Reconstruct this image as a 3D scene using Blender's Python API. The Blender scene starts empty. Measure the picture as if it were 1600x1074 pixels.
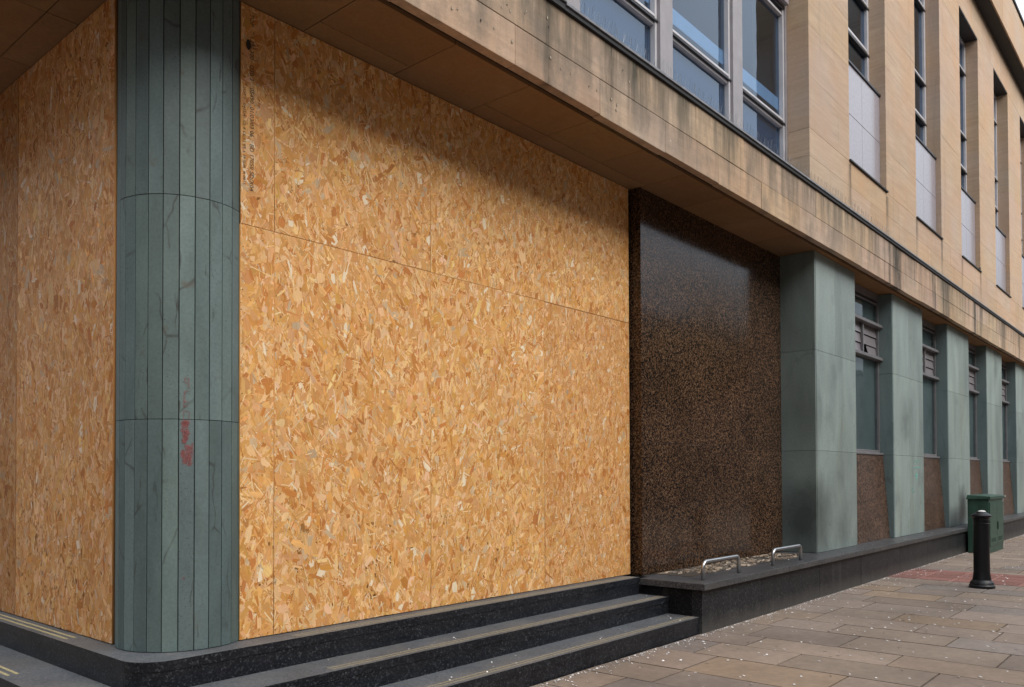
import bpy, bmesh, math, random
import numpy as np
from mathutils import Matrix, Vector

# ------------------------------------------------------------------ camera, sky, sun, exposure
ZO = 1.41                      # eye height: all sizes below are measured from the eye, the ground is at -1.41
sc = bpy.context.scene
C = sc.collection
cam_data = bpy.data.cameras.new("camera")
cam = bpy.data.objects.new("camera", cam_data)
C.objects.link(cam)
sc.camera = cam
yaw, pit, rol = (math.radians(a) for a in (-49.2354, 0.9969, 0.1770))
Mc = Matrix.Rotation(yaw, 3, 'Z') @ Matrix.Rotation(pit, 3, 'X') @ Matrix.Rotation(rol, 3, 'Y')
rt, fw, up = Mc.col[0], Mc.col[1], Mc.col[2]
mw = Matrix(((rt[0], up[0], -fw[0], 0), (rt[1], up[1], -fw[1], 0), (rt[2], up[2], -fw[2], ZO), (0, 0, 0, 1)))
cam.matrix_world = mw
cam_data.sensor_width = 36
cam_data.lens = 1278.907 / 1600 * 36
cam_data.shift_y = (722.5 - 537) / 1600
cam_data.clip_end = 2000
cam_data.clip_start = 0.05

SUN_EL, SUN_AZ = math.radians(40), math.radians(-93)   # azimuth of the sun measured from +X, counter-clockwise
world = bpy.data.worlds.new("World"); sc.world = world
world.use_nodes = True
wn = world.node_tree.nodes; wl = world.node_tree.links
sky = wn.new('ShaderNodeTexSky'); sky.sky_type = 'NISHITA'; sky.sun_disc = False
sky.sun_elevation = SUN_EL
sky.sun_rotation = math.pi / 2 - SUN_AZ
sky.air_density = 1.0; sky.dust_density = 4.0; sky.ozone_density = 1.0
bg = wn['Background']; bg.inputs['Strength'].default_value = 0.078
# thin bright overcast over the blue: brighter towards the zenith, with soft cloud patches
tc = wn.new('ShaderNodeTexCoord'); sx = wn.new('ShaderNodeSeparateXYZ'); wl.new(tc.outputs['Generated'], sx.inputs[0])
gr = wn.new('ShaderNodeValToRGB'); wl.new(sx.outputs[2], gr.inputs[0]); e = gr.color_ramp.elements
e[0].position = 0.0; e[0].color = (1.2, 1.35, 1.6, 1); e[1].position = 1.0; e[1].color = (13.5, 14.2, 15.2, 1)
em = e.new(.38); em.color = (7.6, 8.2, 9.0, 1)
cn = wn.new('ShaderNodeTexNoise'); cn.inputs['Scale'].default_value = 2.2; cn.inputs['Detail'].default_value = 5; wl.new(tc.outputs['Generated'], cn.inputs['Vector'])
cr = wn.new('ShaderNodeValToRGB'); wl.new(cn.outputs[0], cr.inputs[0]); e = cr.color_ramp.elements
e[0].position = .36; e[0].color = (.55, .55, .55, 1); e[1].position = .6; e[1].color = (.92, .92, .92, 1)
mx = wn.new('ShaderNodeMix'); mx.data_type = 'RGBA'; wl.new(cr.outputs[0], mx.inputs[0]); wl.new(sky.outputs[0], mx.inputs[6]); wl.new(gr.outputs[0], mx.inputs[7])
wl.new(mx.outputs[2], bg.inputs[0])
sun_d = bpy.data.lights.new("sun", 'SUN'); sun = bpy.data.objects.new("sun", sun_d); C.objects.link(sun)
sun_d.energy = 1.5; sun_d.angle = math.radians(52); sun_d.color = (1.0, 0.95, 0.88)
sdir = Vector((math.cos(SUN_EL) * math.cos(SUN_AZ), math.cos(SUN_EL) * math.sin(SUN_AZ), math.sin(SUN_EL)))
sun.rotation_euler = sdir.to_track_quat('Z', 'Y').to_euler()
sun.location = (0, -5, 20)
sc.view_settings.view_transform = 'Standard'; sc.view_settings.look = 'None'
sc.view_settings.exposure = 1.08; sc.view_settings.gamma = 1.0
try:
    sc.cycles.max_bounces = 8; sc.cycles.transparent_max_bounces = 12
except Exception:
    pass

rng = random.Random(11)
R = np.random.RandomState(5)

# ------------------------------------------------------------------ mesh builder
class MB:
    def __init__(s): s.v = []; s.f = []; s.c = []; s.m = []
    def quad(s, a, b, c, d, col=1.0, mi=0):
        n = len(s.v); s.v += [a, b, c, d]; s.f.append((n, n+1, n+2, n+3)); s.c.append(col); s.m.append(mi)
    def poly(s, pts, col=1.0, mi=0):
        n = len(s.v); s.v += pts; s.f.append(tuple(range(n, n+len(pts)))); s.c.append(col); s.m.append(mi)
    def box(s, x0, x1, y0, y1, z0, z1, col=1.0, mi=0, top=None):
        n = len(s.v)
        s.v += [(x0,y0,z0),(x1,y0,z0),(x1,y1,z0),(x0,y1,z0),(x0,y0,z1),(x1,y0,z1),(x1,y1,z1),(x0,y1,z1)]
        for k, q in enumerate(((3,2,1,0),(4,5,6,7),(0,1,5,4),(1,2,6,5),(2,3,7,6),(3,0,4,7))):
            s.f.append(tuple(n+i for i in q)); s.c.append(col); s.m.append(top if (k == 1 and top is not None) else mi)
    def prism(s, pts, z0, z1, col=1.0, mi=0, top=None):      # pts counter-clockwise in plan
        n = len(s.v); k = len(pts)
        s.v += [(p[0], p[1], z0) for p in pts] + [(p[0], p[1], z1) for p in pts]
        s.f.append(tuple(n+i for i in range(k-1, -1, -1))); s.c.append(col); s.m.append(mi)
        s.f.append(tuple(n+k+i for i in range(k))); s.c.append(col); s.m.append(mi if top is None else top)
        for i in range(k):
            j = (i+1) % k
            s.f.append((n+i, n+j, n+k+j, n+k+i)); s.c.append(col); s.m.append(mi)
    def tube(s, path, r, seg=10, col=1.0, mi=0, r1=None):
        P = [Vector(p) for p in path]; base = len(s.v); N = len(P)
        ref = None
        for i, p in enumerate(P):
            t = (P[min(i+1, N-1)] - P[max(i-1, 0)]).normalized()
            if ref is None: ref = t.orthogonal().normalized()
            ref = (ref - t*ref.dot(t)).normalized(); b = t.cross(ref)
            rr = r if r1 is None else r + (r1-r)*i/(N-1)
            for k in range(seg):
                a = 2*math.pi*k/seg; q = p + (ref*math.cos(a) + b*math.sin(a))*rr
                s.v.append(tuple(q))
        for i in range(N-1):
            for k in range(seg):
                a = base+i*seg+k; b2 = base+i*seg+(k+1) % seg
                s.f.append((a, b2, b2+seg, a+seg)); s.c.append(col); s.m.append(mi)
        s.f.append(tuple(base+k for k in range(seg-1, -1, -1))); s.c.append(col); s.m.append(mi)
        s.f.append(tuple(base+(N-1)*seg+k for k in range(seg))); s.c.append(col); s.m.append(mi)
    def lathe(s, cx, cy, prof, seg=40, col=1.0, mi=0):
        base = len(s.v); N = len(prof)
        for r, z in prof:
            for k in range(seg):
                a = 2*math.pi*k/seg; s.v.append((cx+r*math.cos(a), cy+r*math.sin(a), z))
        for i in range(N-1):
            for k in range(seg):
                a = base+i*seg+k; b = base+i*seg+(k+1) % seg
                s.f.append((a, b, b+seg, a+seg)); s.c.append(col); s.m.append(mi)
        s.f.append(tuple(base+(N-1)*seg+k for k in range(seg))); s.c.append(col); s.m.append(mi)
        s.f.append(tuple(base+k for k in range(seg-1, -1, -1))); s.c.append(col); s.m.append(mi)

def emp(name, loc, label=None, cat=None, group=None):
    o = bpy.data.objects.new(name, None); C.objects.link(o)
    o.location = (loc[0], loc[1], loc[2]+ZO); o.empty_display_size = .2
    tag(o, label, cat, group); return o
def tag(o, label=None, cat=None, group=None, kind=None):
    if label: o['label'] = label
    if cat: o['category'] = cat
    if group: o['group'] = group
    if kind: o['kind'] = kind
    return o
def wloc(o):
    p = Vector(o.location)
    while o.parent: o = o.parent; p += Vector(o.location)
    return p
def build(mb, name, mats, parent=None, bevel=0, smooth=False):
    if not isinstance(mats, (list, tuple)): mats = [mats]
    v = np.array(mb.v, dtype=float); v[:, 2] += ZO
    lo, hi = v.min(0), v.max(0)
    org = np.array([(lo[0]+hi[0])/2, (lo[1]+hi[1])/2, lo[2]])
    me = bpy.data.meshes.new(name)
    me.from_pydata([tuple(p) for p in (v-org)], [], mb.f)
    for m in mats: me.materials.append(m)
    me.polygons.foreach_set('material_index', mb.m)
    cols = []
    for f, c in zip(mb.f, mb.c):
        cc = (c, c, c, 1) if isinstance(c, (int, float)) else (c[0], c[1], c[2], 1)
        cols += list(cc)*len(f)
    at = me.color_attributes.new('col', 'FLOAT_COLOR', 'CORNER'); at.data.foreach_set('color', cols)
    if smooth: me.polygons.foreach_set('use_smooth', [True]*len(me.polygons))
    me.update()
    o = bpy.data.objects.new(name, me); C.objects.link(o)
    if parent is None: o.location = org
    else:
        o.parent = parent; o.location = Vector(org) - wloc(parent)
    if bevel:
        b = o.modifiers.new('bevel', 'BEVEL'); b.width = bevel; b.segments = 2; b.limit_method = 'ANGLE'; b.angle_limit = math.radians(40)
    return o
def copy_tree(o, off, parent=None):
    c = o.copy(); C.objects.link(c)
    if parent is None: c.location = Vector(o.location) + Vector(off)
    else: c.parent = parent
    for ch in list(o.children): copy_tree(ch, (0, 0, 0), c)
    return c

# ------------------------------------------------------------------ node helper
class NT:
    def __init__(s, name):
        s.mat = bpy.data.materials.new(name); s.mat.use_nodes = True
        s.t = s.mat.node_tree; s.n = s.t.nodes; s.l = s.t.links
        s.bsdf = s.n['Principled BSDF']; s.pos = s.n.new('ShaderNodeNewGeometry').outputs['Position']
    def put(s, sock, v):
        if hasattr(v, 'is_linked') or isinstance(v, bpy.types.NodeSocket): s.l.new(v, sock)
        elif isinstance(v, (tuple, list)) and len(v) == 3 and sock.type == 'RGBA': sock.default_value = (*v, 1)
        else: sock.default_value = v
    def math(s, op, a, b=None, c=None, clamp=False):
        n = s.n.new('ShaderNodeMath'); n.operation = op; n.use_clamp = clamp
        s.put(n.inputs[0], a)
        if b is not None: s.put(n.inputs[1], b)
        if c is not None: s.put(n.inputs[2], c)
        return n.outputs[0]
    def mapv(s, v=None, scale=(1,1,1), rot=(0,0,0), loc=(0,0,0)):
        n = s.n.new('ShaderNodeMapping'); s.put(n.inputs['Vector'], v if v is not None else s.pos)
        n.inputs['Scale'].default_value = scale; n.inputs['Rotation'].default_value = rot; n.inputs['Location'].default_value = loc
        return n.outputs[0]
    def noise(s, v=None, scale=5, detail=3, rough=.55, dist=0, color=False):
        n = s.n.new('ShaderNodeTexNoise'); s.put(n.inputs['Vector'], v if v is not None else s.pos)
        n.inputs['Scale'].default_value = scale; n.inputs['Detail'].default_value = detail
        n.inputs['Roughness'].default_value = rough; n.inputs['Distortion'].default_value = dist
        return n.outputs['Color' if color else 'Fac']
    def voro(s, v=None, scale=5, feature='F1', out='Distance', rand=1):
        n = s.n.new('ShaderNodeTexVoronoi'); s.put(n.inputs['Vector'], v if v is not None else s.pos)
        n.feature = feature; n.inputs['Scale'].default_value = scale; n.inputs['Randomness'].default_value = rand
        return n.outputs[out]
    def ramp(s, v, stops, interp='LINEAR'):
        n = s.n.new('ShaderNodeValToRGB'); s.put(n.inputs[0], v); cr = n.color_ramp; cr.interpolation = interp
        while len(cr.elements) < len(stops): cr.elements.new(.5)
        for e, (p, c) in zip(cr.elements, stops):
            e.position = p; e.color = (c, c, c, 1) if isinstance(c, (int, float)) else (*c, 1)
        return n.outputs[0]
    def mix(s, f, a, b, mode='MIX'):
        n = s.n.new('ShaderNodeMix'); n.data_type = 'RGBA'; n.blend_type = mode
        s.put(n.inputs[0], f); s.put(n.inputs[6], a); s.put(n.inputs[7], b); return n.outputs[2]
    def attr(s, name='col'):
        n = s.n.new('ShaderNodeAttribute'); n.attribute_name = name; return n.outputs['Color']
    def xyz(s, v=None):
        n = s.n.new('ShaderNodeSeparateXYZ'); s.put(n.inputs[0], v if v is not None else s.pos); return n.outputs
    def comb(s, x, y, z):
        n = s.n.new('ShaderNodeCombineXYZ'); s.put(n.inputs[0], x); s.put(n.inputs[1], y); s.put(n.inputs[2], z); return n.outputs[0]
    def mr(s, v, a, b, c=0.0, d=1.0):
        n = s.n.new('ShaderNodeMapRange'); s.put(n.inputs[0], v)
        for i, q in enumerate((a, b, c, d)): n.inputs[i+1].default_value = q
        return n.outputs[0]
    def bump(s, h, strength=.3, dist=.01, normal=None):
        n = s.n.new('ShaderNodeBump'); n.inputs['Strength'].default_value = strength; n.inputs['Distance'].default_value = dist
        s.put(n.inputs['Height'], h)
        if normal is not None: s.put(n.inputs['Normal'], normal)
        return n.outputs[0]
    def out(s, col=None, rough=None, normal=None, metal=None, spec=None):
        b = s.bsdf.inputs
        if col is not None: s.put(b['Base Color'], col)
        if rough is not None: s.put(b['Roughness'], rough)
        if normal is not None: s.put(b['Normal'], normal)
        if metal is not None: s.put(b['Metallic'], metal)
        if spec is not None: s.put(b['Specular IOR Level'], spec)
        return s.mat

def m_plain(name, col, rough=.5, metal=0, var=.12, scale=9, spec=.5, bump=0):
    t = NT(name); n = t.noise(scale=scale, detail=4)
    f = t.ramp(n, [(.3, 1-var), (.7, 1+var)])
    c = t.mix(1, col, f, 'MULTIPLY')
    return t.out(c, rough, t.bump(n, bump, .004) if bump else None, metal, spec)

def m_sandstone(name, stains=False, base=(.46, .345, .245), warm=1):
    t = NT(name)
    x, y, z = t.xyz()
    bed = t.noise(t.mapv(scale=(1.0, 1.0, 14)), scale=1.6, detail=6, rough=.62, dist=.6)
    cl = t.noise(scale=1.3, detail=4, rough=.6)
    fine = t.noise(t.mapv(scale=(6, 6, 22)), scale=7, detail=4, rough=.7)
    c = t.mix(t.ramp(bed, [(.3, 0), (.72, 1)]), tuple(b*.84 for b in base), tuple(b*1.14 for b in base))
    c = t.mix(t.ramp(cl, [(.35, 0), (.7, .55)]), c, (base[0]*1.02, base[1]*.82, base[2]*.62))
    c = t.mix(t.ramp(t.noise(scale=.55, detail=3), [(.5, 0), (.72, .5)]), c, (base[0]*.92, base[1]*1.0, base[2]*1.22))
    c = t.mix(1, c, t.ramp(fine, [(.3, .88), (.7, 1.09)]), 'MULTIPLY')
    c = t.mix(1, c, t.attr(), 'MULTIPLY')
    if stains:
        warp = t.math('MULTIPLY', t.math('SUBTRACT', t.noise(t.mapv(scale=(1, 1, .8)), scale=9, detail=3), .5), .16)
        xx = t.math('ADD', x, warp)
        # rain streaks below the lead ledge, where the photograph shows them
        S = [(4.45, .4, .6), (5.0, .3, .5), (5.35, .3, .9), (5.72, .45, 1), (6.1, .25, .6), (6.55, .4, .75), (7.4, .5, .8), (8.9, .3, .6), (9.9, .25, .5), (10.4, .4, .6),
             (11.35, .10, .55), (12.35, .14, .7), (12.85, .42, .9), (15.0, .22, .9), (15.75, .6, .9), (16.4, .3, .5), (18.1, .3, .95), (18.75, .25, .7), (21.0, .6, .5), (22.9, .3, .9)]
        stops = [(0, 0)]
        def P(q): return min(1, max(0, (q-3)/21.0))
        pts = []
        for cx, w, a in S: pts += [(P(cx-w/2), 0), (P(cx-w*.15), a), (P(cx+w*.15), a), (P(cx+w/2), 0)]
        half = len(pts)//2 - (len(pts)//2) % 4
        u = t.mr(xx, 3, 24)
        r1 = t.ramp(u, [(0, 0)] + pts[:28]); r2 = t.ramp(u, [(0, 0)] + pts[28:56]); r3 = t.ramp(u, [(0, 0)] + pts[56:])
        st = t.math('MAXIMUM', t.math('MAXIMUM', r1, r2), r3)
        # vertical streaky breakup
        br = t.ramp(t.noise(t.mapv(scale=(16, 16, 1.1)), scale=1.2, detail=4, rough=.65), [(.30, 0), (.56, 1)])
        zz = t.mr(t.math('ADD', z, t.math('MULTIPLY', t.noise(t.mapv(scale=(5, 5, 0)), scale=1, detail=2), .5)), 2.85+ZO+.2, 3.42+ZO+.2, .12, 1.15)
        f = t.math('MULTIPLY', t.math('MULTIPLY', st, br), zz, clamp=True)
        c = t.mix(t.math('MULTIPLY', f, .97), c, (.045, .043, .030))
        gen = t.math('MULTIPLY', t.ramp(t.noise(t.mapv(scale=(5, 5, .5)), scale=1.3, detail=5, rough=.7), [(.40, 0), (.66, .8)]), zz, clamp=True)
        blot = t.math('MULTIPLY', t.ramp(t.noise(t.mapv(scale=(2.2, 2.2, 1.2)), scale=1.4, detail=6, rough=.72), [(.46, 0), (.66, .7)]), t.ramp(t.mr(x, 3, 24), [(0, 1), (.3, .85), (.5, .5), (1, .5)]))
        c = t.mix(blot, c, (.17, .145, .115))
        c = t.mix(gen, c, (.12, .10, .07))
        S2 = [(4.56, .05, .7), (12.62, .10, .8), (12.98, .42, .95), (15.12, .13, 1), (15.70, .16, 1), (15.98, .40, .7), (18.15, .16, 1), (18.62, .16, .6), (20.95, .5, .6), (22.85, .14, .8)]
        pts2 = []
        for cx, w, a in S2: pts2 += [(P(cx-w*.6), 0), (P(cx-w*.3), a), (P(cx+w*.3), a), (P(cx+w*.6), 0)]
        x2 = t.math('ADD', x, t.math('MULTIPLY', t.math('SUBTRACT', t.noise(t.mapv(scale=(1, 1, .6)), scale=7, detail=4), .5), .14))
        u2 = t.mr(x2, 3, 24); d1 = t.math('MAXIMUM', t.ramp(u2, [(0, 0)]+pts2[:20]), t.ramp(u2, [(0, 0)]+pts2[20:]))
        db = t.ramp(t.noise(t.mapv(scale=(10, 10, 1.6)), scale=1.6, detail=5, rough=.7), [(.28, .15), (.55, 1)])
        c = t.mix(t.math('MULTIPLY', t.math('MULTIPLY', d1, db), .92), c, (.045, .042, .032))
        # little chipped marks
        v = t.voro(t.mapv(scale=(1, 1, 1.3)), scale=5.5); nn = t.noise(scale=2.2, detail=1)
        spot = t.math('MULTIPLY', t.ramp(v, [(.035, 1), (.06, 0)]), t.ramp(nn, [(.55, 0), (.6, 1)]))
        c = t.mix(t.math('MULTIPLY', spot, .6), c, (.6, .55, .46))
    else:
        br = t.ramp(t.noise(t.mapv(scale=(9, 9, .5)), scale=1.1, detail=4, rough=.65), [(.58, 0), (.8, .35)])
        c = t.mix(br, c, (.2, .16, .12))
        # dark runs from the ends of the sills
        x2 = t.math('ADD', x, t.math('MULTIPLY', t.math('SUBTRACT', t.noise(t.mapv(scale=(1, 1, .8)), scale=8, detail=3), .5), .07))
        pts = []
        for cx, a in ((10.99, .9), (12.575, .8), (14.14, .8), (15.72, .95), (17.22, .6), (18.81, .95)): pts += [(max(0, (q-9)/16), v) for q, v in ((cx-.07, 0), (cx-.02, a), (cx+.02, a), (cx+.07, 0))]
        rr1 = t.ramp(t.mr(x2, 9, 25), [(0, 0)]+pts)
        ends = []
        zf = t.ramp(t.mr(t.math('ADD', z, t.math('MULTIPLY', t.noise(scale=2, detail=2), .5)), 3.45+ZO+.25, 4.12+ZO+.25), [(0, .15), (.6, .7), (.97, 1), (1, 0)])
        c = t.mix(t.math('MULTIPLY', rr1, zf), c, (.05, .045, .038))
    nb = t.bump(fine, .25, .004)
    return t.out(c, .85, nb, spec=.3)

def m_slate(name, base=(.108, .150, .144), light=1.0, big=False):
    t = NT(name)
    sh = t.n.new('ShaderNodeVectorMath'); sh.operation = 'MULTIPLY'; t.l.new(t.attr(), sh.inputs[0]); sh.inputs[1].default_value = (37, 53, 71)
    sp_ = t.n.new('ShaderNodeVectorMath'); sp_.operation = 'ADD'; t.l.new(t.pos, sp_.inputs[0]); t.l.new(sh.outputs[0], sp_.inputs[1])
    if not big: t.pos = sp_.outputs[0]
    cl = t.noise(t.mapv(rot=(0, .5, 0), scale=(1, 1, .35)), scale=1.6 if big else 2.6, detail=5, rough=.62, dist=1.2)
    c = t.mix(t.ramp(cl, [(.3, 0), (.72, 1)]), tuple(b*.74*light for b in base), tuple(b*1.22*light for b in base))
    wsh = t.noise(t.mapv(scale=(3, 3, .4)), scale=1.3, detail=4)
    c = t.mix(t.ramp(wsh, [(.45, 0), (.8, .45)]), c, (base[0]*1.35*light, base[1]*1.25*light, base[2]*1.12*light))
    c = t.mix(1, c, t.ramp(t.noise(scale=60, detail=3), [(.3, .9), (.7, 1.1)]), 'MULTIPLY')
    # rusty / dark diagonal veins
    vd = t.voro(t.mapv(t.mix(.12, t.pos, t.noise(scale=3, detail=3, color=True)), rot=(0, .75, .5), scale=(1, 1, .38)), scale=2.6 if big else 4.2, feature='DISTANCE_TO_EDGE')
    vein = t.math('MULTIPLY', t.ramp(vd, [(.0, 1 if not big else .35), (.018 if big else .022, 0)]), t.ramp(t.noise(scale=2.3 if big else 3.1, detail=3), [(.50, 0), (.60, 1)]))
    c = t.mix(t.math('MULTIPLY', vein, .72), c, (.035, .03, .026))
    if not big:
        pit = t.math('MULTIPLY', t.ramp(t.voro(scale=55), [(.10, 1), (.22, 0)]), t.ramp(t.noise(t.mapv(scale=(9, 9, .8)), scale=1.3, detail=2), [(.52, 0), (.62, 1)]))
        c = t.mix(t.math('MULTIPLY', pit, .8), c, (.03, .035, .03))
        dash = t.math('MULTIPLY', t.ramp(t.noise(t.mapv(rot=(0, .62, 0), scale=(34, 8, 3.2)), scale=1.0, detail=5, rough=.6), [(.63, 0), (.68, 1)]), t.ramp(t.noise(scale=2.6, detail=2), [(.54, 0), (.62, 1)]))
        c = t.mix(t.math('MULTIPLY', dash, .75), c, (.028, .026, .022))
        c = t.mix(t.math('MULTIPLY', t.ramp(t.noise(scale=150, detail=3, rough=.7), [(.52, 0), (.7, .5)]), t.ramp(t.noise(scale=1.2, detail=2), [(.45, 0), (.6, 1)])), c, (.19, .23, .22))
        rust = t.ramp(t.noise(t.mapv(loc=(3, 1, 2)), scale=6, detail=4), [(.66, 0), (.75, .6)])
        c = t.mix(rust, c, (.10, .075, .05))
    else:
        # sooty washes near the foot, clouded
        sm = t.ramp(t.noise(t.mapv(loc=(1, 5, 0)), scale=1.15, detail=3), [(.60, 0), (.76, .45)])
        c = t.mix(sm, c, (.05, .062, .06))
        wp = t.mix(.5, t.pos, t.noise(scale=2.6, detail=7, rough=.68, color=True), 'ADD')
        for (qx, qy, qz, qr, am) in ((10.13, 3.93, -.50, .60, .75), (17.75, 3.76, -.62, .50, .95), (11.0, 3.76, -.75, .35, .3), (10.13, 3.85, .75, .4, .2), (21.2, 3.76, -.7, .4, .6), (14.0, 3.76, .9, .5, .25)):
            dn = t.n.new('ShaderNodeVectorMath'); dn.operation = 'DISTANCE'; t.l.new(wp, dn.inputs[0]); dn.inputs[1].default_value = (qx+.25, qy+.25, qz+ZO+.25)
            c = t.mix(t.mr(dn.outputs['Value'], qr*.25, qr, am, 0), c, (.022, .030, .029))
        rust = t.ramp(t.noise(t.mapv(rot=(0, .35, 0), scale=(3.5, 1, .9), loc=(3, 1, 2)), scale=1.6, detail=4), [(.66, 0), (.75, .5)])
        c = t.mix(rust, c, (.15, .115, .075))
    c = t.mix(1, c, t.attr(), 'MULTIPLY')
    return t.out(c, .55 if not big else .42, t.bump(t.noise(scale=35, detail=3), .15, .003), spec=.45)

def m_granite(name, stops, scale, rough, spec=.5, dust=None, bumpy=0, soft=1.0, splash=False):
    t = NT(name)
    v1 = t.voro(t.mix(.02, t.pos, t.noise(scale=scale*.6, detail=2, color=True)), scale=scale, out='Color')
    w = t.n.new('ShaderNodeSeparateColor'); t.l.new(v1, w.inputs[0])
    c = t.ramp(w.outputs[0], stops, 'LINEAR')
    c = t.mix(1, c, t.ramp(t.noise(scale=3, detail=3), [(.3, .82), (.7, 1.15)]), 'MULTIPLY')
    if dust:
        d = t.ramp(t.noise(t.mapv(scale=(1, 1, 3)), scale=2.3, detail=5, rough=.65), [(.45, 0), (.8, dust[1])])
        c = t.mix(d, c, dust[0])
    c = t.mix(1, c, t.attr(), 'MULTIPLY')
    if splash:      # dried splashes and lime runs rising from the paving
        zz = t.math('ADD', t.xyz()[2], t.math('MULTIPLY', t.noise(t.mapv(scale=(4, 4, .8)), scale=2, detail=5, rough=.7), -.22))
        c = t.mix(t.mr(zz, -.12, .05, .55, 0), c, (.11, .105, .095))
        c = t.mix(t.ramp(t.noise(t.mapv(scale=(7, 7, .7)), scale=1.2, detail=4), [(.60, 0), (.78, .28)]), c, (.10, .097, .092))
    r = t.math('ADD', t.math('MULTIPLY', t.noise(scale=4, detail=3), .12), rough-.06)
    return t.out(c, r, t.bump(w.outputs[1], bumpy, .002) if bumpy else None, spec=spec)

def m_attr(name, rough=.7, spec=.3, nscale=40, amt=.12, mul=(1, 1, 1), map_scale=(1, 1, 1)):
    t = NT(name)
    c = t.mix(1, t.attr(), t.ramp(t.noise(t.mapv(scale=map_scale), scale=nscale, detail=4, rough=.65), [(.28, 1-amt), (.72, 1+amt)]), 'MULTIPLY')
    c = t.mix(1, c, mul, 'MULTIPLY')
    return t.out(c, rough, t.bump(t.noise(scale=nscale, detail=2), .15, .002), spec=spec)

def m_glass(name, ior=1.9, tint=(.75, .85, .95), gcol=(.58, .67, .78)):
    m = bpy.data.materials.new(name); m.use_nodes = True; t = m.node_tree; n = t.nodes; l = t.links
    n.remove(n['Principled BSDF']); o = n['Material Output']
    g = n.new('ShaderNodeBsdfGlossy'); g.inputs['Roughness'].default_value = .015; g.inputs['Color'].default_value = (*gcol, 1)
    tr = n.new('ShaderNodeBsdfTransparent'); tr.inputs['Color'].default_value = (*tint, 1)
    f = n.new('ShaderNodeFresnel'); f.inputs['IOR'].default_value = ior
    nz = n.new('ShaderNodeTexNoise'); nz.inputs['Scale'].default_value = 1.2; gp = n.new('ShaderNodeNewGeometry'); l.new(gp.outputs['Position'], nz.inputs['Vector'])
    b = n.new('ShaderNodeBump'); b.inputs['Strength'].default_value = .06; b.inputs['Distance'].default_value = .05; l.new(nz.outputs[0], b.inputs['Height'])
    l.new(b.outputs[0], g.inputs['Normal'])
    bf = n.new('ShaderNodeMath'); bf.operation = 'SUBTRACT'; bf.inputs[0].default_value = 1; l.new(gp.outputs['Backfacing'], bf.inputs[1])
    fm = n.new('ShaderNodeMath'); fm.operation = 'MULTIPLY'; l.new(f.outputs[0], fm.inputs[0]); l.new(bf.outputs[0], fm.inputs[1])
    x = n.new('ShaderNodeMixShader'); l.new(fm.outputs[0], x.inputs[0]); l.new(tr.outputs[0], x.inputs[1]); l.new(g.outputs[0], x.inputs[2])
    l.new(x.outputs[0], o.inputs['Surface']); return m

M = {}
M['fascia'] = m_sandstone('sandstone_fascia', True)
M['stone'] = m_sandstone('sandstone_ashlar', False)
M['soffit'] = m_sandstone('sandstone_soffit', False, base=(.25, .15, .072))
M['slate'] = m_slate('green_slate')
M['slate_big'] = m_slate('green_slate_slab', base=(.215, .262, .245), big=True)
M['joint'] = m_plain('dark_joint', (.018, .016, .014), .9)
M['brown'] = m_granite('brown_granite', [(0, (.008, .006, .006)), (.3, (.014, .010, .008)), (.55, (.062, .031, .016)), (.85, (.105, .058, .031)), (1, (.15, .095, .06))], 85, .12, .29)
M['brown_rough'] = m_granite('brown_granite_dado', [(0, (.012, .008, .006)), (.35, (.03, .017, .011)), (.6, (.085, .045, .026)), (1, (.18, .11, .07))], 62, .4, .4, dust=((.11, .075, .055), .4))
M['black'] = m_granite('black_granite', [(0, (.004, .005, .007)), (.62, (.008, .009, .013)), (.80, (.02, .022, .028)), (.93, (.036, .038, .042)), (1, (.075, .08, .088))], 130, .36, .28, dust=((.035, .036, .038), .35))
M['tread'] = m_granite('worn_granite_tread', [(0, (.062, .068, .076)), (.6, (.088, .095, .105)), (1, (.14, .146, .155))], 120, .6, .35, dust=((.17, .155, .13), .6))
M['coping'] = m_granite('granite_coping', [(0, (.026, .027, .030)), (.6, (.045, .045, .048)), (1, (.11, .11, .11))], 120, .42, .3, dust=((.10, .092, .08), .55))
M['plinth'] = m_granite('granite_plinth', [(0, (.012, .013, .015)), (.6, (.014, .015, .018)), (.9, (.034, .034, .036)), (1, (.09, .09, .09))], 120, .42, .14, dust=((.035, .034, .034), .4), splash=True)
M['lead'] = m_plain('lead_flashing', (.17, .175, .19), .5, 0, .3, 14)
M['ledge_under'] = m_plain('dark_drip', (.02, .02, .022), .7)
M['alu'] = m_plain('painted_window_metal', (.27, .25, .26), .42, 0, .12, 6)
M['alu_light'] = m_plain('pale_window_bead', (.50, .49, .51), .4, 0, .1, 6)
M['alu_dark'] = m_plain('dark_window_metal', (.02, .02, .024), .45)
M['lowframe'] = m_plain('grey_window_frame', (.15, .145, .15), .45, 0, .15, 8)
M['louvre'] = m_plain('frosted_louvre_glass', (.20, .185, .195), .3, 0, .1, 5)
M['glass'] = m_glass('window_glass', 2.3, (.62, .72, .82))
M['glass_low'] = m_glass('ground_floor_glass', 1.5, (.8, .86, .86), (.8, .85, .87))
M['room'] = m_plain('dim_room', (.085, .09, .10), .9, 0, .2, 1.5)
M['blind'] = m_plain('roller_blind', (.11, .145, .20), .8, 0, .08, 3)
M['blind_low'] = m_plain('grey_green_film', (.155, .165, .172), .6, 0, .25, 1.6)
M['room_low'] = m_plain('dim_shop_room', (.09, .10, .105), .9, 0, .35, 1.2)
M['panel'] = m_plain('pale_spandrel_panel', (.30, .28, .31), .22, 0, .10, 25, .6, .1)
M['strip'] = m_plain('pale_light_shelf', (.80, .86, .90), .5, 0, .03)
M['steel'] = m_plain('brushed_steel', (.50, .50, .50), .28, 1.0, .1, 20)
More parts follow.
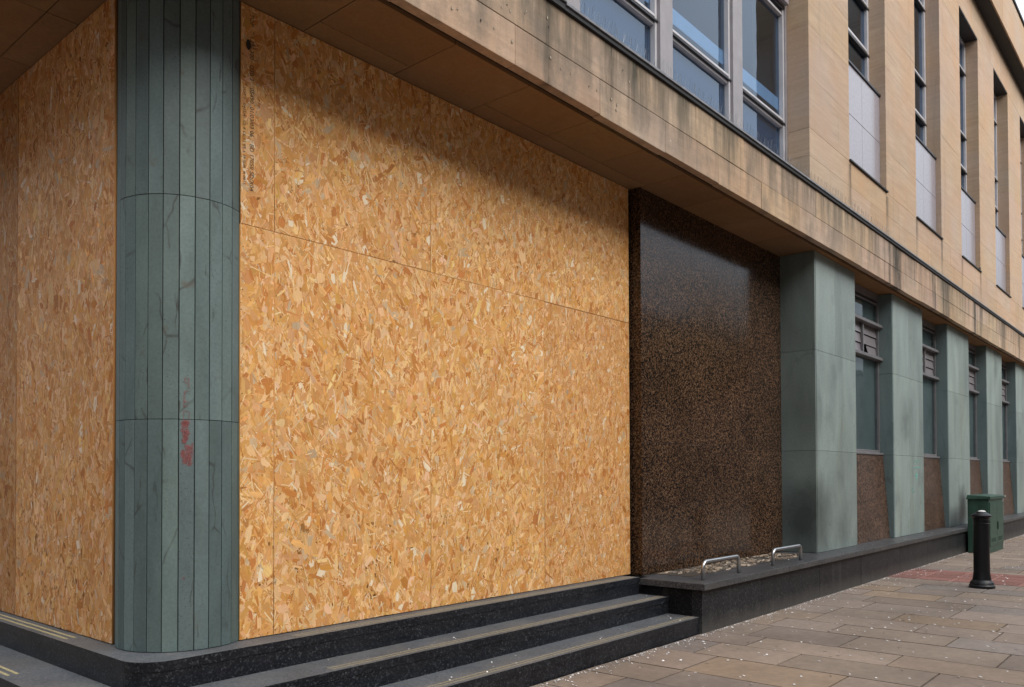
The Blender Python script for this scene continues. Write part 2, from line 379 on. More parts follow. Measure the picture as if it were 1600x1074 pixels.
M['iron'] = m_plain('black_painted_iron', (.0045, .005, .006), .36, 0, .3, 25, .32, .2)
M['cabinet'] = m_plain('green_painted_steel', (.02, .060, .040), .42, 0, .25, 10, .5, .1)
M['cabinet_dark'] = m_plain('cabinet_dark_detail', (.008, .03, .018), .6)
M['white'] = m_plain('white_dropping', (.75, .75, .72), .7)
M['grit'] = m_plain('anti_slip_strip', (.22, .19, .13), .9, 0, .25, 60)
M['grit_y'] = m_plain('yellow_anti_slip_strip', (.36, .31, .17), .9, 0, .25, 60)
def m_pave():
    t = NT('paving_stone')
    c = t.mix(1, t.attr(), t.ramp(t.noise(scale=14, detail=5, rough=.7), [(.28, .84), (.72, 1.14)]), 'MULTIPLY')
    c = t.mix(1, c, t.ramp(t.noise(scale=1.1, detail=4, rough=.65), [(.32, (.80, .79, .78)), (.62, (1.06, 1.05, 1.04))]), 'MULTIPLY')
    gum = t.math('MULTIPLY', t.ramp(t.voro(scale=3.2), [(.045, 1), (.06, 0)]), t.ramp(t.noise(scale=1.7, detail=1), [(.46, 0), (.5, 1)]))
    c = t.mix(t.math('MULTIPLY', gum, .6), c, (.06, .055, .052))
    st = t.ramp(t.noise(t.mapv(scale=(1, 1, 1), loc=(4, 7, 0)), scale=3.1, detail=5, rough=.7), [(.62, 0), (.76, .4)])
    c = t.mix(st, c, (.10, .085, .072))
    return t.out(c, .85, t.bump(t.noise(scale=22, detail=4, rough=.7), .3, .004), spec=.25)
M['pave'] = m_pave()
M['mortar'] = m_plain('paving_bed', (.035, .03, .026), .95, 0, .3, 20)
M['red'] = m_attr('red_tactile_paving', .85, .25, 60, .15)
M['petal'] = m_attr('fallen_petals', .7, .2, 30, .1)
def m_osb():
    t = NT('osb_strands'); u = t.n.new('ShaderNodeUVMap'); u.uv_map = 'grain'
    g = t.noise(t.mapv(u.outputs[0], scale=(9, 130, 1)), scale=1, detail=3, rough=.6)
    c = t.mix(1, t.attr(), t.ramp(g, [(.3, .86), (.7, 1.12)]), 'MULTIPLY')
    b = t.noise(scale=1.1, detail=3)
    c = t.mix(1, c, t.ramp(b, [(.3, (.93, .90, .86)), (.7, (1.05, 1.04, 1.03))]), 'MULTIPLY')
    return t.out(c, .6, t.bump(g, .3, .001), spec=.3)
M['osb'] = m_osb()
M['plug'] = m_plain('mortar_plug', (.40, .33, .25), .9, 0, .2, 60)
M['batten'] = m_plain('batten_wood', (.10, .06, .03), .9)
M['ink'] = m_plain('black_ink_print', (.03, .022, .016), .8, 0, .3, 80)
M['rocks'] = m_attr('bedded_stone_shards', .85, .25, 30, .25)
M['road'] = m_plain('asphalt', (.05, .05, .052), .9, 0, .25, 40, .3, .4)
M['kerb'] = m_plain('kerb_stone', (.26, .25, .24), .8)
M['brick'] = m_plain('dull_brick', (.16, .13, .11), .8)
M['bark'] = m_plain('bark', (.07, .055, .045), .9, 0, .35, 18, .3, .5)
M['leaf'] = m_attr('leaves', .6, .3, 3, .25)
M['roof'] = m_plain('roof_felt', (.03, .03, .032), .8)
def m_chalk(name, col, cover):
    t = NT(name); n = t.noise(scale=170, detail=3, rough=.7)
    t.put(t.bsdf.inputs['Alpha'], t.ramp(n, [(.40-cover*.1, 0), (.62-cover*.1, cover)]))
    return t.out(col, .95, spec=.1)
M['red_chalk'] = m_chalk('red_chalk', (.34, .13, .125), .5)
M['teal_chalk'] = m_chalk('turquoise_chalk', (.22, .52, .44), .8)

# ------------------------------------------------------------------ key heights and planes
ZG, ZB, ZS = -1.41, -.95, 2.80          # ground, foot of the boarding, soffit
Y_OSB, Y_GR, Y_PIL, Y_FA, Y_UP = 4.31, 4.20, 3.76, 3.58, 3.60
XE = 34.0                                # far end of the building

bld = emp('corner_building', (1.34, 3.58, ZG), 'long sandstone-fronted corner building with green slate piers and a deep overhang', 'building')

def blocks(mb, x0, x1, y0, y1, z0, z1, widths, gap=.0025, seedv=0, front='y', start=None):
    """a course of stones running along x, each with its own tint"""
    r = random.Random(seedv); x = x0
    while x < x1-1e-4:
        w = r.choice(widths)
        xe = x+w
        if x1-xe < .25: xe = x1
        t = 1 + r.uniform(-.09, .08); c = (t*r.uniform(.985, 1.02), t, t*r.uniform(.95, 1.06))
        dy = r.uniform(-.0015, .0015)
        mb.box(x+gap/2, min(xe, x1)-gap/2, y0+dy, y1, z0+gap/2, z1-gap/2, c)
        x = xe

# ---- fascia (two courses of stone) ----
fa = MB()
xs_low = [1.34, 2.2, 3.15, 4.2, 5.21, 6.20, 7.2, 8.17, 9.2, 10.2, 11.35, 12.35, 13.3, 14.3, 15.3, 16.3, 17.3, 18.3, 19.4, 20.4, 21.4, 22.4, 23.4, 24.6, 26, 28, 30, 32, XE]
xs_up = [1.34, 2.5, 3.5, 4.54, 5.7, 6.75, 7.75, 8.71, 9.7, 10.75, 11.8, 12.85, 13.9, 15.0, 16.0, 17.1, 18.1, 19.2, 20.2, 21.3, 22.4, 23.5, 25, 27, 29, 31, XE]
r_ = random.Random(3)
for xs, za, zb_ in ((xs_low, 2.795, 3.075), (xs_up, 3.075, 3.40)):
    for a, b in zip(xs[:-1], xs[1:]):
        t = 1+r_.uniform(-.10, .09); c = (t*r_.uniform(.98, 1.03), t, t*r_.uniform(.92, 1.08))
        dy = r_.uniform(-.003, .003); dz = r_.uniform(-.006, .006) if za < 3 else 0
        yback = 3.655 if za < 3 else 3.9
        fa.box(a+.0015, b-.0015, Y_FA+dy, yback, za+dz+.0015, zb_-.0015, c)
# return along the side street
for ya, yb_ in zip([3.92, 5.1, 6.2, 7.3, 8.6, 10, 12, 14], [5.1, 6.2, 7.3, 8.6, 10, 12, 14, 16]):
    for za, zb_ in ((2.795, 3.075), (3.075, 3.40)):
        fa.box(1.342, 1.60, ya+.0015, yb_-.0015, za, zb_-.0015, 1+r_.uniform(-.08, .08))
build(fa, 'fascia', M['fascia'], bld, bevel=.004)
core = MB()
core.box(1.42, XE, 3.70, 3.86, 2.83, 3.39)
core.box(1.40, XE, 3.60, 3.69, 2.90, 3.35)
build(core, 'fascia_backing', M['joint'], bld)
# old fixing holes and plugs in the stone near the corner
hm = MB(); hp = MB(); rh = random.Random(12)
for k, (hx, hz) in enumerate([(4.563, 3.211), (4.549, 3.27), (4.584, 2.998), (4.712, 2.968), (4.829, 2.974), (5.056, 2.961), (5.166, 2.971), (5.359, 2.969), (5.44, 2.952), (5.431, 2.907), (5.527, 3.261), (5.62, 3.202), (4.299, 3.199), (3.588, 2.921), (3.639, 2.939), (3.852, 2.956), (3.982, 2.96), (4.163, 2.943), (4.059, 3.134), (4.144, 3.145), (4.111, 3.17), (4.313, 3.214)]):
    q = rh.uniform(.007, .013)
    def disc(m, r, y, ax=1): m.poly([(hx+r*math.cos(6.283*i/10), y, hz+r*ax*math.sin(6.283*i/10)) for i in range(10)])
    if k % 5 == 0: disc(hm, q*.55, Y_FA-.0048, 1.3)
    else: disc(hm, q*.80, Y_FA-.0046, 1.4); disc(hp, q*.68, Y_FA-.0052, 1.4)
tag(build(hm, 'fixing_holes', M['joint'], bld), kind='stuff'); tag(build(hp, 'mortar_plugs', M['plug'], bld), kind='stuff')
# ---- soffit panels ----
so = MB()
def pan(x0, x1, y0, y1):
    t = 1+r_.uniform(-.1, .1)
    g = .003
    so.box(x0+g, x1-g, y0+g, y1-g, ZS+r_.uniform(0, .002), ZS+.03, (t, t*r_.uniform(.95, 1.02), t*r_.uniform(.9, 1.02)))
for i, (a, b, sp) in enumerate(((1.34, 2.2, 0), (2.2, 3.01, 0), (3.01, 3.75, 1), (3.75, 4.5, 0), (4.5, 5.26, 1), (5.26, 6.03, 1), (6.03, 6.79, 1), (6.79, 7.6, 0), (7.6, 8.45, 0), (8.45, 9.3, 0), (9.3, 10.13, 0))):
    if a < 2.0: continue
    if sp: pan(a, b, 3.70, 4.145); pan(a, b, 4.145, 4.45)
    else: pan(a, b, 3.70, 4.45)
x = 10.13
while x < XE:
    pan(x, x+1.125, 3.70, 4.45); x += 1.125
for a, b in ((3.70, 4.5), (4.5, 5.30), (5.30, 6.09), (6.09, 6.9), (6.9, 7.7), (7.7, 8.5), (8.5, 9.4), (9.4, 10.5), (10.5, 12), (12, 14), (14, 16)):
    pan(1.46, 1.87, a, b); pan(1.87, 2.2, a, b)
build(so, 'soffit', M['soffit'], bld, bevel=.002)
sb = MB(); sb.box(1.44, XE, 3.69, 5.2, ZS+.032, ZS+.06); sb.box(1.44, 2.6, 5.2, 16, ZS+.032, ZS+.06)
build(sb, 'soffit_backing', M['joint'], bld)

# ---- lead ledge above the fascia ----
le = MB()
le.box(4.74, XE, 3.545, 3.90, 3.437, 3.456)
le.box(1.30, 4.737, 3.54, 3.86, 3.452, 3.476)
le.box(1.30, 1.60, 3.9, 16, 3.425, 3.455)
build(le, 'lead_ledge', M['lead'], bld)
ld = MB(); ld.box(4.74, XE, 3.558, 3.90, 3.402, 3.435); ld.box(1.36, 4.737, 3.555, 3.84, 3.402, 3.450)
build(ld, 'drip_gap', M['ledge_under'], bld)
# bird spikes
sp = MB(); rr = random.Random(8)
x = 4.9
while x < 12.6:
    for k in range(2):
        h = rr.uniform(.10, .13); lean = rr.uniform(-.03, .03); ly = rr.uniform(-.03, .02) if k else rr.uniform(-.035, -.0)
        xx = x+rr.uniform(-.01, .01); y0 = 3.575
        w = .0008
        sp.quad((xx-w, y0, 3.452), (xx+w, y0, 3.452), (xx+lean+w, y0+ly, 3.452+h), (xx+lean-w, y0+ly, 3.452+h))
        sp.quad((xx, y0-w, 3.452), (xx, y0+w, 3.452), (xx+lean, y0+ly+w, 3.452+h), (xx+lean, y0+ly-w, 3.452+h))
    x += .045
o = build(sp, 'bird_spikes', M['steel'], bld); tag(o, kind='stuff')

# ---- upper wall: ashlar piers and spandrels ----
up_ = MB()
openings = [(10.97, 12.56), (14.12, 15.71), (17.20, 18.80), (20.35, 21.95), (23.50, 25.10), (26.65, 28.25), (29.8, 31.4)]
piers = [(9.58, 10.97)] + [(openings[i][1], openings[i+1][0]) for i in range(len(openings)-1)] + [(31.4, XE)]
ZH, ZT = 8.92, 9.60
# courses of the piers
rp = random.Random(21)
for (a, b) in piers:
    z = 4.12; k = 0
    while z < ZH-.01:
        z2 = min(z+.62, ZH)
        t = 1+rp.uniform(-.03, .03)
        c = (t*rp.uniform(.99, 1.02), t, t*rp.uniform(.97, 1.04))
        up_.box(a, b, Y_UP+rp.uniform(-.001, .001), 4.3, z+.0004, z2-.0004, c)
        z = z2
# spandrel courses between ledge and sills
for k, (za, zb_) in enumerate(((3.456, 3.79), (3.79, 4.119))):
    x = 9.58; n = 0
    cuts = [9.58]
    for (a, b) in openings: cuts += [a+.01, (a+b)/2+.05 if k == 0 else b-.01, b+.6]
    cuts = sorted(set([c for c in cuts if c < XE]+[XE]))
    for a, b in zip(cuts[:-1], cuts[1:]):
        t = 1+rp.uniform(-.06, .06); c = (t*rp.uniform(.98, 1.03), t, t*rp.uniform(.94, 1.06))
        up_.box(a+.001, b-.001, Y_UP+rp.uniform(-.001, .001), 4.3, za+.001, zb_-.001, c)
# head band
blocks(up_, 1.36, XE, Y_UP, 4.3, ZH+.001, ZT, [1.1, 1.3, .95], .002, 9)
# corner pier + side wall
for z in np.arange(3.48, ZT-.02, .62):
    z2 = min(z+.62, ZT)
    up_.box(1.36, 2.15, Y_UP, 4.3, z+.001, z2-.001, 1+rp.uniform(-.05, .05))
    up_.box(1.36, 1.8, 4.302, 16, z+.001, z2-.001, 1+rp.uniform(-.05, .05))
build(up_, 'upper_wall', M['stone'], bld, bevel=.0015)

# cornice and roof edge
co = MB()
blocks(co, 1.0, XE, 3.33, 4.3, 9.602, 10.60, [1.6, 1.9, 1.4], .004, 4)
build(co, 'cornice', M['stone'], bld, bevel=.006)
cs = MB(); cs.box(1.1, XE, 3.36, 3.595, 9.592, 9.6015); build(cs, 'cornice_soffit', M['ledge_under'], bld)
rf = MB(); rf.box(.97, XE, 3.30, 16, 10.602, 10.66)
build(rf, 'roof', M['roof'], bld)

# interior shells that close the rooms
sh = MB()
sh.box(2.2, XE, 6.2, 6.3, ZG, 10.5)                 # back wall of the rooms
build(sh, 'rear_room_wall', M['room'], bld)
fl = MB()
fl.box(2.2, XE, 4.46, 6.19, 2.9, 3.3)              # floor slab
fl.box(1.85, XE, 4.31, 6.19, 9.7, 10.4)
fl.box(XE-.2, XE-.001, 4.31, 6.19, 3.31, 9.69)
fl.box(2.0, 2.1, 4.31, 6.19, 3.31, 9.69)
build(fl, 'floor_slab', M['room'], bld)

# ---- large first-floor window group over the boarding ----
YW = 3.87
lab_w = {}
gw = []
posts = [2.20, 3.70, 5.20, 6.685, 8.19, 9.57]
fr = MB()
fr.box(2.15, 9.578, 3.80, 4.0, 3.4565, 3.62)         # bottom rail behind the ledge
sill = build(fr, 'window_base_rail', M['alu'], bld)
for i, px in enumerate(posts):
    p = MB()
    if i < 5: p.box(px-.115 if i else px-.05, px+.115, 3.84, 4.02, 3.62, 8.9)
    else: p.box(px-.05, px+.006, 3.86, 4.02, 3.62, 8.9)
    build(p, 'window_post', M['alu'], bld, bevel=.004)
for i in range(5):
    a = posts[i]+(.115 if i else .115); b = posts[i+1]-(.115 if i < 4 else .05)
    w = MB()
    # pale bead round the opening, dark transom with shadow gap
    t = .035
    w.box(a, a+t, 3.875, 3.96, 3.62, 5.585); w.box(b-t, b, 3.875, 3.96, 3.62, 5.585)
    w.box(a+t, b-t, 3.875, 3.96, 3.62, 3.65)
    w.box(a+t, b-t, 3.875, 3.96, 4.235, 4.262); w.box(a+t, b-t, 3.888, 3.96, 4.168, 4.1955)
    w.box(a+t, b-t, 3.885, 3.96, 5.52, 5.55)
    F = build(w, 'window', M['alu_light'], bld, bevel=.003)
    d = MB(); d.box(a-.01, b+.01, 3.862, 3.95, 4.196, 4.212); d.box(a+t, b-t, 3.892, 3.95, 4.212, 4.234)
    build(d, 'transom', M['alu_dark'], F)
    d = MB(); d.box(a+t, b-t, 3.868, 3.96, 5.587, 5.622); build(d, 'head_gap', M['alu_dark'], F)
    for za, zb_ in ((3.652, 4.158), (4.272, 5.518)):
        g = MB(); g.box(a+t, b-t, 3.925, 3.931, za, zb_); build(g, 'pane', M['glass'], F)
    s = MB(); s.box(a+.036, b-.036, 3.94, 3.946, 4.385, 4.535)
    build(s, 'light_strip', M['strip'], F)
    bl = MB(); bl.box(a+.036, b-.036, 3.95, 3.955, 3.63, 4.16)
    build(bl, 'lower_blind', M['blind'], F)
    # pale spandrel and the storey above
    q = MB(); q.box(a, b, 3.81, 3.95, 5.63, 6.55)
    build(q, 'spandrel_panel', M['panel'], bld, bevel=.004)
    w2 = MB(); w2.box(a, a+.04, 3.881, 3.95, 6.56, 8.91); w2.box(b-.04, b, 3.881, 3.95, 6.56, 8.91); w2.box(a, b, 3.88, 3.95, 6.551, 6.62); w2.box(a, b, 3.88, 3.95, 7.2, 7.26); w2.box(a, b, 3.88, 3.95, 8.85, 8.92)
    F2 = build(w2, 'window', M['alu_light'], bld)
    for za, zb_ in ((6.62, 7.2), (7.26, 8.85)):
        g2 = MB(); g2.box(a+.04, b-.04, 3.92, 3.926, za, zb_); build(g2, 'pane', M['glass'], F2)

# ---- tall slot windows between the piers ----
for k, (a, b) in enumerate(openings):
    # reveal blocks are the sides of the piers; sill strip, grey panel, glazed light
    s = MB(); s.box(a-.015, b+.015, 3.575, 3.70, 4.1205, 4.14)
    build(s, 'sill', M['ledge_under'], bld)
    p = MB()
    mid = (a+b)/2
    p.box(a+.003, mid-.003, 3.685, 3.80, 4.14, 4.86); p.box(mid+.003, b-.003, 3.685, 3.80, 4.14, 4.86)
    p.box(a+.003, mid-.003, 3.685, 3.80, 4.866, 5.545); p.box(mid+.003, b-.003, 3.685, 3.80, 4.866, 5.545)
    build(p, 'panel', M['panel'], bld, bevel=.002)
    w = MB()
    w.box(a+.002, a+.06, 3.83, 3.92, 5.58, 8.9); w.box(b-.075, b-.002, 3.825, 3.92, 5.58, 8.9)
    w.box(a+.06, b-.075, 3.83, 3.90, 6.235, 6.275)
    for z in (6.90, 8.24): w.box(a+.06, b-.075, 3.83, 3.90, z+.03, z+.06)
    w.box(a+.06, b-.075, 3.83, 3.90, 8.85, 8.9)
    F = build(w, 'tall_window', M['alu_light'], bld, bevel=.003)
    d = MB(); d.box(a+.001, b-.001, 3.665, 3.80, 5.548, 5.575); build(d, 'inner_sill', M['alu_dark'], F)
    for z in (6.17, 6.87, 8.21):
        d = MB(); d.box(a+.01, b-.01, 3.815, 3.90, z, z+.028); build(d, 'transom', M['alu_dark'], F)
    d = MB(); d.box(a+.002, b-.002, Y_UP+.004, 3.95, 8.903, 8.919); build(d, 'head_lining', M['alu_dark'], F)
    for za, zb_ in ((5.578, 6.168), (6.277, 6.868), (6.963, 8.208), (8.302, 8.848)):
        g = MB(); g.box(a+.061, b-.076, 3.865, 3.871, za, zb_); build(g, 'pane', M['glass'], F)
bk = MB(); bk.box(9.7, XE-.25, 4.35, 4.37, 3.31, 9.69)
build(bk, 'net_curtain', M['blind'], bld)

# ---- green slate piers at street level, with splayed slabs ----
PIL = [(10.13, 11.62), (13.32, 15.02), (16.70, 18.42), (20.08, 21.75), (23.47, 25.15), (26.85, 28.55), (30.2, 31.9)]
rg = random.Random(14)
for i, (a, b) in enumerate(PIL):
    p = MB(); core_m = MB()
    zc = [-.958, .311, 1.564, 2.797]
    core_m.box(a+.02, b-.02, Y_PIL+.02, 4.28, -.957, 2.79)
    for k in range(3):
        g = .0015
        tl = 1+rg.uniform(-.08, .10)
        if k == 2 or i % 2:
            m_ = a+(b-a)*(.47 if i == 0 else .5)
            p.box(a+.034, m_-.0005, Y_PIL, Y_PIL+.04, zc[k]+g, zc[k+1]-g, tl*1.10)
            p.box(m_+.0005, b-.001, Y_PIL+.0005, Y_PIL+.04, zc[k]+g, zc[k+1]-g, tl*.93)
        else:
            p.box(a+.034, b-.001, Y_PIL, Y_PIL+.04, zc[k]+g, zc[k+1]-g, tl)
        p.box(a, a+.03, Y_PIL+.004, 4.29, zc[k]+g, zc[k+1]-g, (.60, .66, .70) if i else (.70+rg.uniform(-.05, .05)))  # return slab tinted darker: shade of the side turned from the light, in colour
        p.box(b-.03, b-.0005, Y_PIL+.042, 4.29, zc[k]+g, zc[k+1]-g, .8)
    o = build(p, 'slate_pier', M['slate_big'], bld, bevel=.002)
    build(core_m, 'joint_core', M['joint'], o)
    if i == 1:
        h = MB()
        def ln(pts, w, mbx, y=Y_PIL-.0025):
            for (x0, z0), (x1, z1) in zip(pts[:-1], pts[1:]):
                dx, dz = x1-x0, z1-z0; L = math.hypot(dx, dz) or 1; nx, nz = -dz/L*w/2, dx/L*w/2
                mbx.quad((x0-nx, y, z0-nz), (x1-nx, y, z1-nz), (x1+nx, y, z1+nz), (x0+nx, y, z0+nz))
        cx, cz = 14.56, -.02
        h.poly([(cx, Y_PIL-.002, cz-.09), (cx+.07, Y_PIL-.002, cz+.02), (cx+.055, Y_PIL-.002, cz+.06), (cx+.02, Y_PIL-.002, cz+.055), (cx, Y_PIL-.002, cz+.03),
                (cx-.02, Y_PIL-.002, cz+.055), (cx-.055, Y_PIL-.002, cz+.06), (cx-.07, Y_PIL-.002, cz+.02)][::-1])
        ln([(cx-.17, cz+.13), (cx-.05, cz+.15), (cx+.1, cz+.145), (cx+.26, cz+.16)], .018, h)
        ln([(cx-.16, cz+.22), (cx-.06, cz+.27), (cx+.05, cz+.22), (cx+.12, cz+.28), (cx+.24, cz+.24)], .014, h)
        ln([(cx+.3, cz-.15), (cx+.34, cz-.3), (cx+.33, cz-.45), (cx+.37, cz-.6)], .02, h)
        ln([(cx-.3, cz-.22), (cx-.22, cz-.18), (cx-.24, cz-.27), (cx-.12, cz-.24)], .016, h)
        tag(build(h, 'chalk_drawing', M['teal_chalk'], o), 'turquoise chalk heart and scribbles')

# ---- ground-floor windows in the bays between the piers ----
bays = [(PIL[i][1], PIL[i+1][0]) for i in range(len(PIL)-1)]
for i, (a, b) in enumerate(bays):
    YL = 3.95
    w = MB()
    w.box(a+.002, b-.002, YL, YL+.08, 2.69, 2.795); w.box(a+.06, b-.06, YL+.012, YL+.06, 2.63, 2.655)
    w.box(a+.002, a+.04, YL+.003, YL+.08, .36, 2.69); w.box(b-.045, b-.002, YL+.003, YL+.08, .36, 2.69)
    for z in (2.27, 1.765): w.box(a+.002, b-.002, YL-.055, YL+.08, z, z+.045)
    w.box(a+.002, b-.002, YL-.05, YL+.08, .312, .345); w.box(a+.04, b-.045, YL-.005, YL+.05, .345, .385)
    m_ = a+(b-a)*.56
    w.box(m_-.02, m_+.02, YL+.0, YL+.06, 1.81, 2.27)
    F = build(w, 'street_window', M['lowframe'], bld, bevel=.004)
    L = MB()
    for (p0, p1) in ((a+.045, m_-.022), (m_+.022, b-.05)):
        for k in range(3):
            z = 1.82+k*.15
            if i == 0 and k == 0 and p0 > m_:
                L.poly([(p0+.30, YL+.03, z), (p1, YL+.03, z), (p1, YL+.045, z+.142), (p0+.22, YL+.045, z+.142)]); continue
            L.quad((p0, YL+.03, z), (p1, YL+.03, z), (p1, YL+.048, z+.142), (p0, YL+.048, z+.142))
    build(L, 'louvre_blades', M['louvre'], F)
    for za, zb_ in ((.386, 1.764), (2.316, 2.63)):
        g = MB(); g.box(a+.04, b-.045, YL+.03, YL+.036, za, zb_); build(g, 'pane', M['glass_low'], F)
        bl = MB(); bl.box(a+.045, b-.05, YL+.065, YL+.07, za-.02, zb_); build(bl, 'inner_blind', M['blind_low'], F)
    # battered granite dado under the window
    dd = MB(); y0, y1 = 3.915, 3.825
    n = len(dd.v)
    dd.v += [(a, y1, -.958), (b, y1, -.958), (b, 4.1, -.958), (a, 4.1, -.958), (a, y0, .311), (b, y0, .311), (b, 4.1, .311), (a, 4.1, .311)]
    for q in ((3, 2, 1, 0), (4, 5, 6, 7), (0, 1, 5, 4), (1, 2, 6, 5), (2, 3, 7, 6), (3, 0, 4, 7)): dd.f.append(tuple(n+j for j in q)); dd.c.append(1.0); dd.m.append(0)
    build(dd, 'granite_dado', M['brown_rough'], bld)
rb = MB(); rb.box(11.6, XE, 4.9, 4.95, ZG, 2.89)
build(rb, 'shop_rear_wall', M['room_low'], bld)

# ---- brown polished granite wall beside the boarding ----
gp = MB()
gx = [6.785, 7.79, 9.08, 10.128]; gz = [-.957, .33, 1.56, 2.797]
for i in range(3):
    for k in range(3):
        gp.box(gx[i]+.0012, gx[i+1]-.0012, Y_GR, Y_GR+.16, gz[k]+.0012, gz[k+1]-.0012, 1+rg.uniform(-.08, .08))
o = build(gp, 'granite_wall', M['brown'], bld, bevel=.001)
gb = MB(); gb.box(6.79, 10.12, Y_GR+.004, Y_GR+.15, -.95, 2.79); build(gb, 'joint_core', M['joint'], o)

# ---- fluted slate column on the corner ----
cxx, cyy, cr = 2.366, 4.597, .347
XPX = [178, 194.4, 209.6, 229.7, 253, 278.8, 303.8, 326.8, 346.5, 361.9, 371.5]
def ray_xy(px):
    d = (px-800)/1278.907
    return Vector((rt[0]*d+fw[0], rt[1]*d+fw[1]))
angs = []
for px in XPX:
    d = ray_xy(px).normalized(); c_ = Vector((cxx, cyy)); tca = d.dot(c_); d2 = c_.length_squared-tca*tca
    th = math.sqrt(max(0, cr*cr-d2)); p = d*(tca-th); angs.append(math.atan2(p.y-cyy, p.x-cxx) % (2*math.pi))
step = angs[4]-angs[3]
angs[0] = angs[1]-.19
a = angs[0]; pre = []
while a > math.pi*.72: a -= .24; pre.append(a)
angs = pre[::-1]+angs
while angs[-1] < math.pi*1.85: angs.append(angs[-1]+.24)
col = MB(); rc = random.Random(6)
zl = [ZB+.002, .318, 1.552, 2.797]
def cp(a, r): return (cxx+r*math.cos(a), cyy+r*math.sin(a))
for k in range(3):
    for i in range(len(angs)-1):
        a0, a1 = angs[i]+.007, angs[i+1]-.007
        t = 1+rc.uniform(-.16, .16); c = (t*rc.uniform(.96, 1.02), t, t*rc.uniform(.96, 1.04))
        rr_ = cr/math.cos((a1-a0)/2)*.985
        rr_ = cr+rc.uniform(-.001, .001)
        col.prism([cp(a0, rr_), cp(a1, rr_), cp(a1, cr-.05), cp(a0, cr-.05)][::-1][::-1], zl[k]+.0015, zl[k+1]-.0015, c)
colo = build(col, 'corner_column', M['slate'], bld, bevel=.0015)
cc = MB(); n = 40
cc.prism([cp(2*math.pi*i/n, cr-.012) for i in range(n)], ZB+.003, 2.795)
build(cc, 'joint_core', M['joint'], colo)
# chalk marks on the facet that holds them
i_f = min(range(len(angs)-1), key=lambda i: abs((angs[i]+angs[i+1])/2-math.atan2(4.268-cyy, 2.228-cxx) % (2*math.pi)))
A0 = Vector(cp(angs[i_f]+.007, cr)); A1 = Vector(cp(angs[i_f+1]-.007, cr)); ud = (A1-A0); fw_len = ud.length; ud = ud.normalized()
nrm = Vector((ud.y, -ud.x)); 
if nrm.dot(Vector((cxx, cyy))-A0) > 0: nrm = -nrm
def fp(u, z, off=.0022):
    q = A0+ud*(u*fw_len)+nrm*off; return (q.x, q.y, z)
def fln(mbx, pts, w, off=.0022):
    for (u0, z0), (u1, z1) in zip(pts[:-1], pts[1:]):
        du, dz = (u1-u0)*fw_len, z1-z0; L = math.hypot(du, dz) or 1; nu, nz = -dz/L*w/2/fw_len, du/L*w/2
        mbx.quad(fp(u0-nu, z0-nz, off), fp(u1-nu, z1-nz, off), fp(u1+nu, z1+nz, off), fp(u0+nu, z0+nz, off))
ch = MB()
fln(ch, [(.62, .485), (.62, .545), (.38, .545), (.36, .52), (.60, .515)], .008)          # open A / 9
fln(ch, [(.62, .415), (.32, .415)], .008); fln(ch, [(.36, .47), (.30, .385)], .010); fln(ch, [(.34, .47), (.60, .472)], .008); fln(ch, [(.31, .388), (.58, .39)], .008)
fln(ch, [(.30, .365), (.66, .36), (.66, .33), (.58, .275), (.42, .275), (.26, .335), (.30, .365)], .006)
tag(build(ch, 'chalk_letters', M['red_chalk'], colo), 'faint red chalk letters one below another')
rs = MB(); rr = random.Random(4)
for k in range(70):
    t = rr.random(); z = .312-t*.235
    if t < .34: u = rr.uniform(.15, .62)
    elif t < .52: u = rr.uniform(.3, .5)
    elif t < .85: u = rr.uniform(.5, .92) if rr.random() < .7 else rr.uniform(.2, .5)
    else: u = rr.uniform(.3, .75)
    q = rr.uniform(.008, .016); n_ = 7
    rs.poly([fp(min(.99, max(.02, u+q*rr.uniform(.7, 1.2)*math.cos(6.283*i/n_)/fw_len)), min(.315, z+q*rr.uniform(.8, 1.5)*math.sin(6.283*i/n_)), .0018+.000012*k) for i in range(n_)])
tag(build(rs, 'chalk_smudge', M['red_chalk'], colo), 'red chalk smudge below the joint')

rd_ = MB(); fln(rd_, [(.25, -.548), (.42, -.552)], .014)
tag(build(rd_, 'chalk_dot', M['red_chalk'], colo), 'small red chalk dot near the foot')
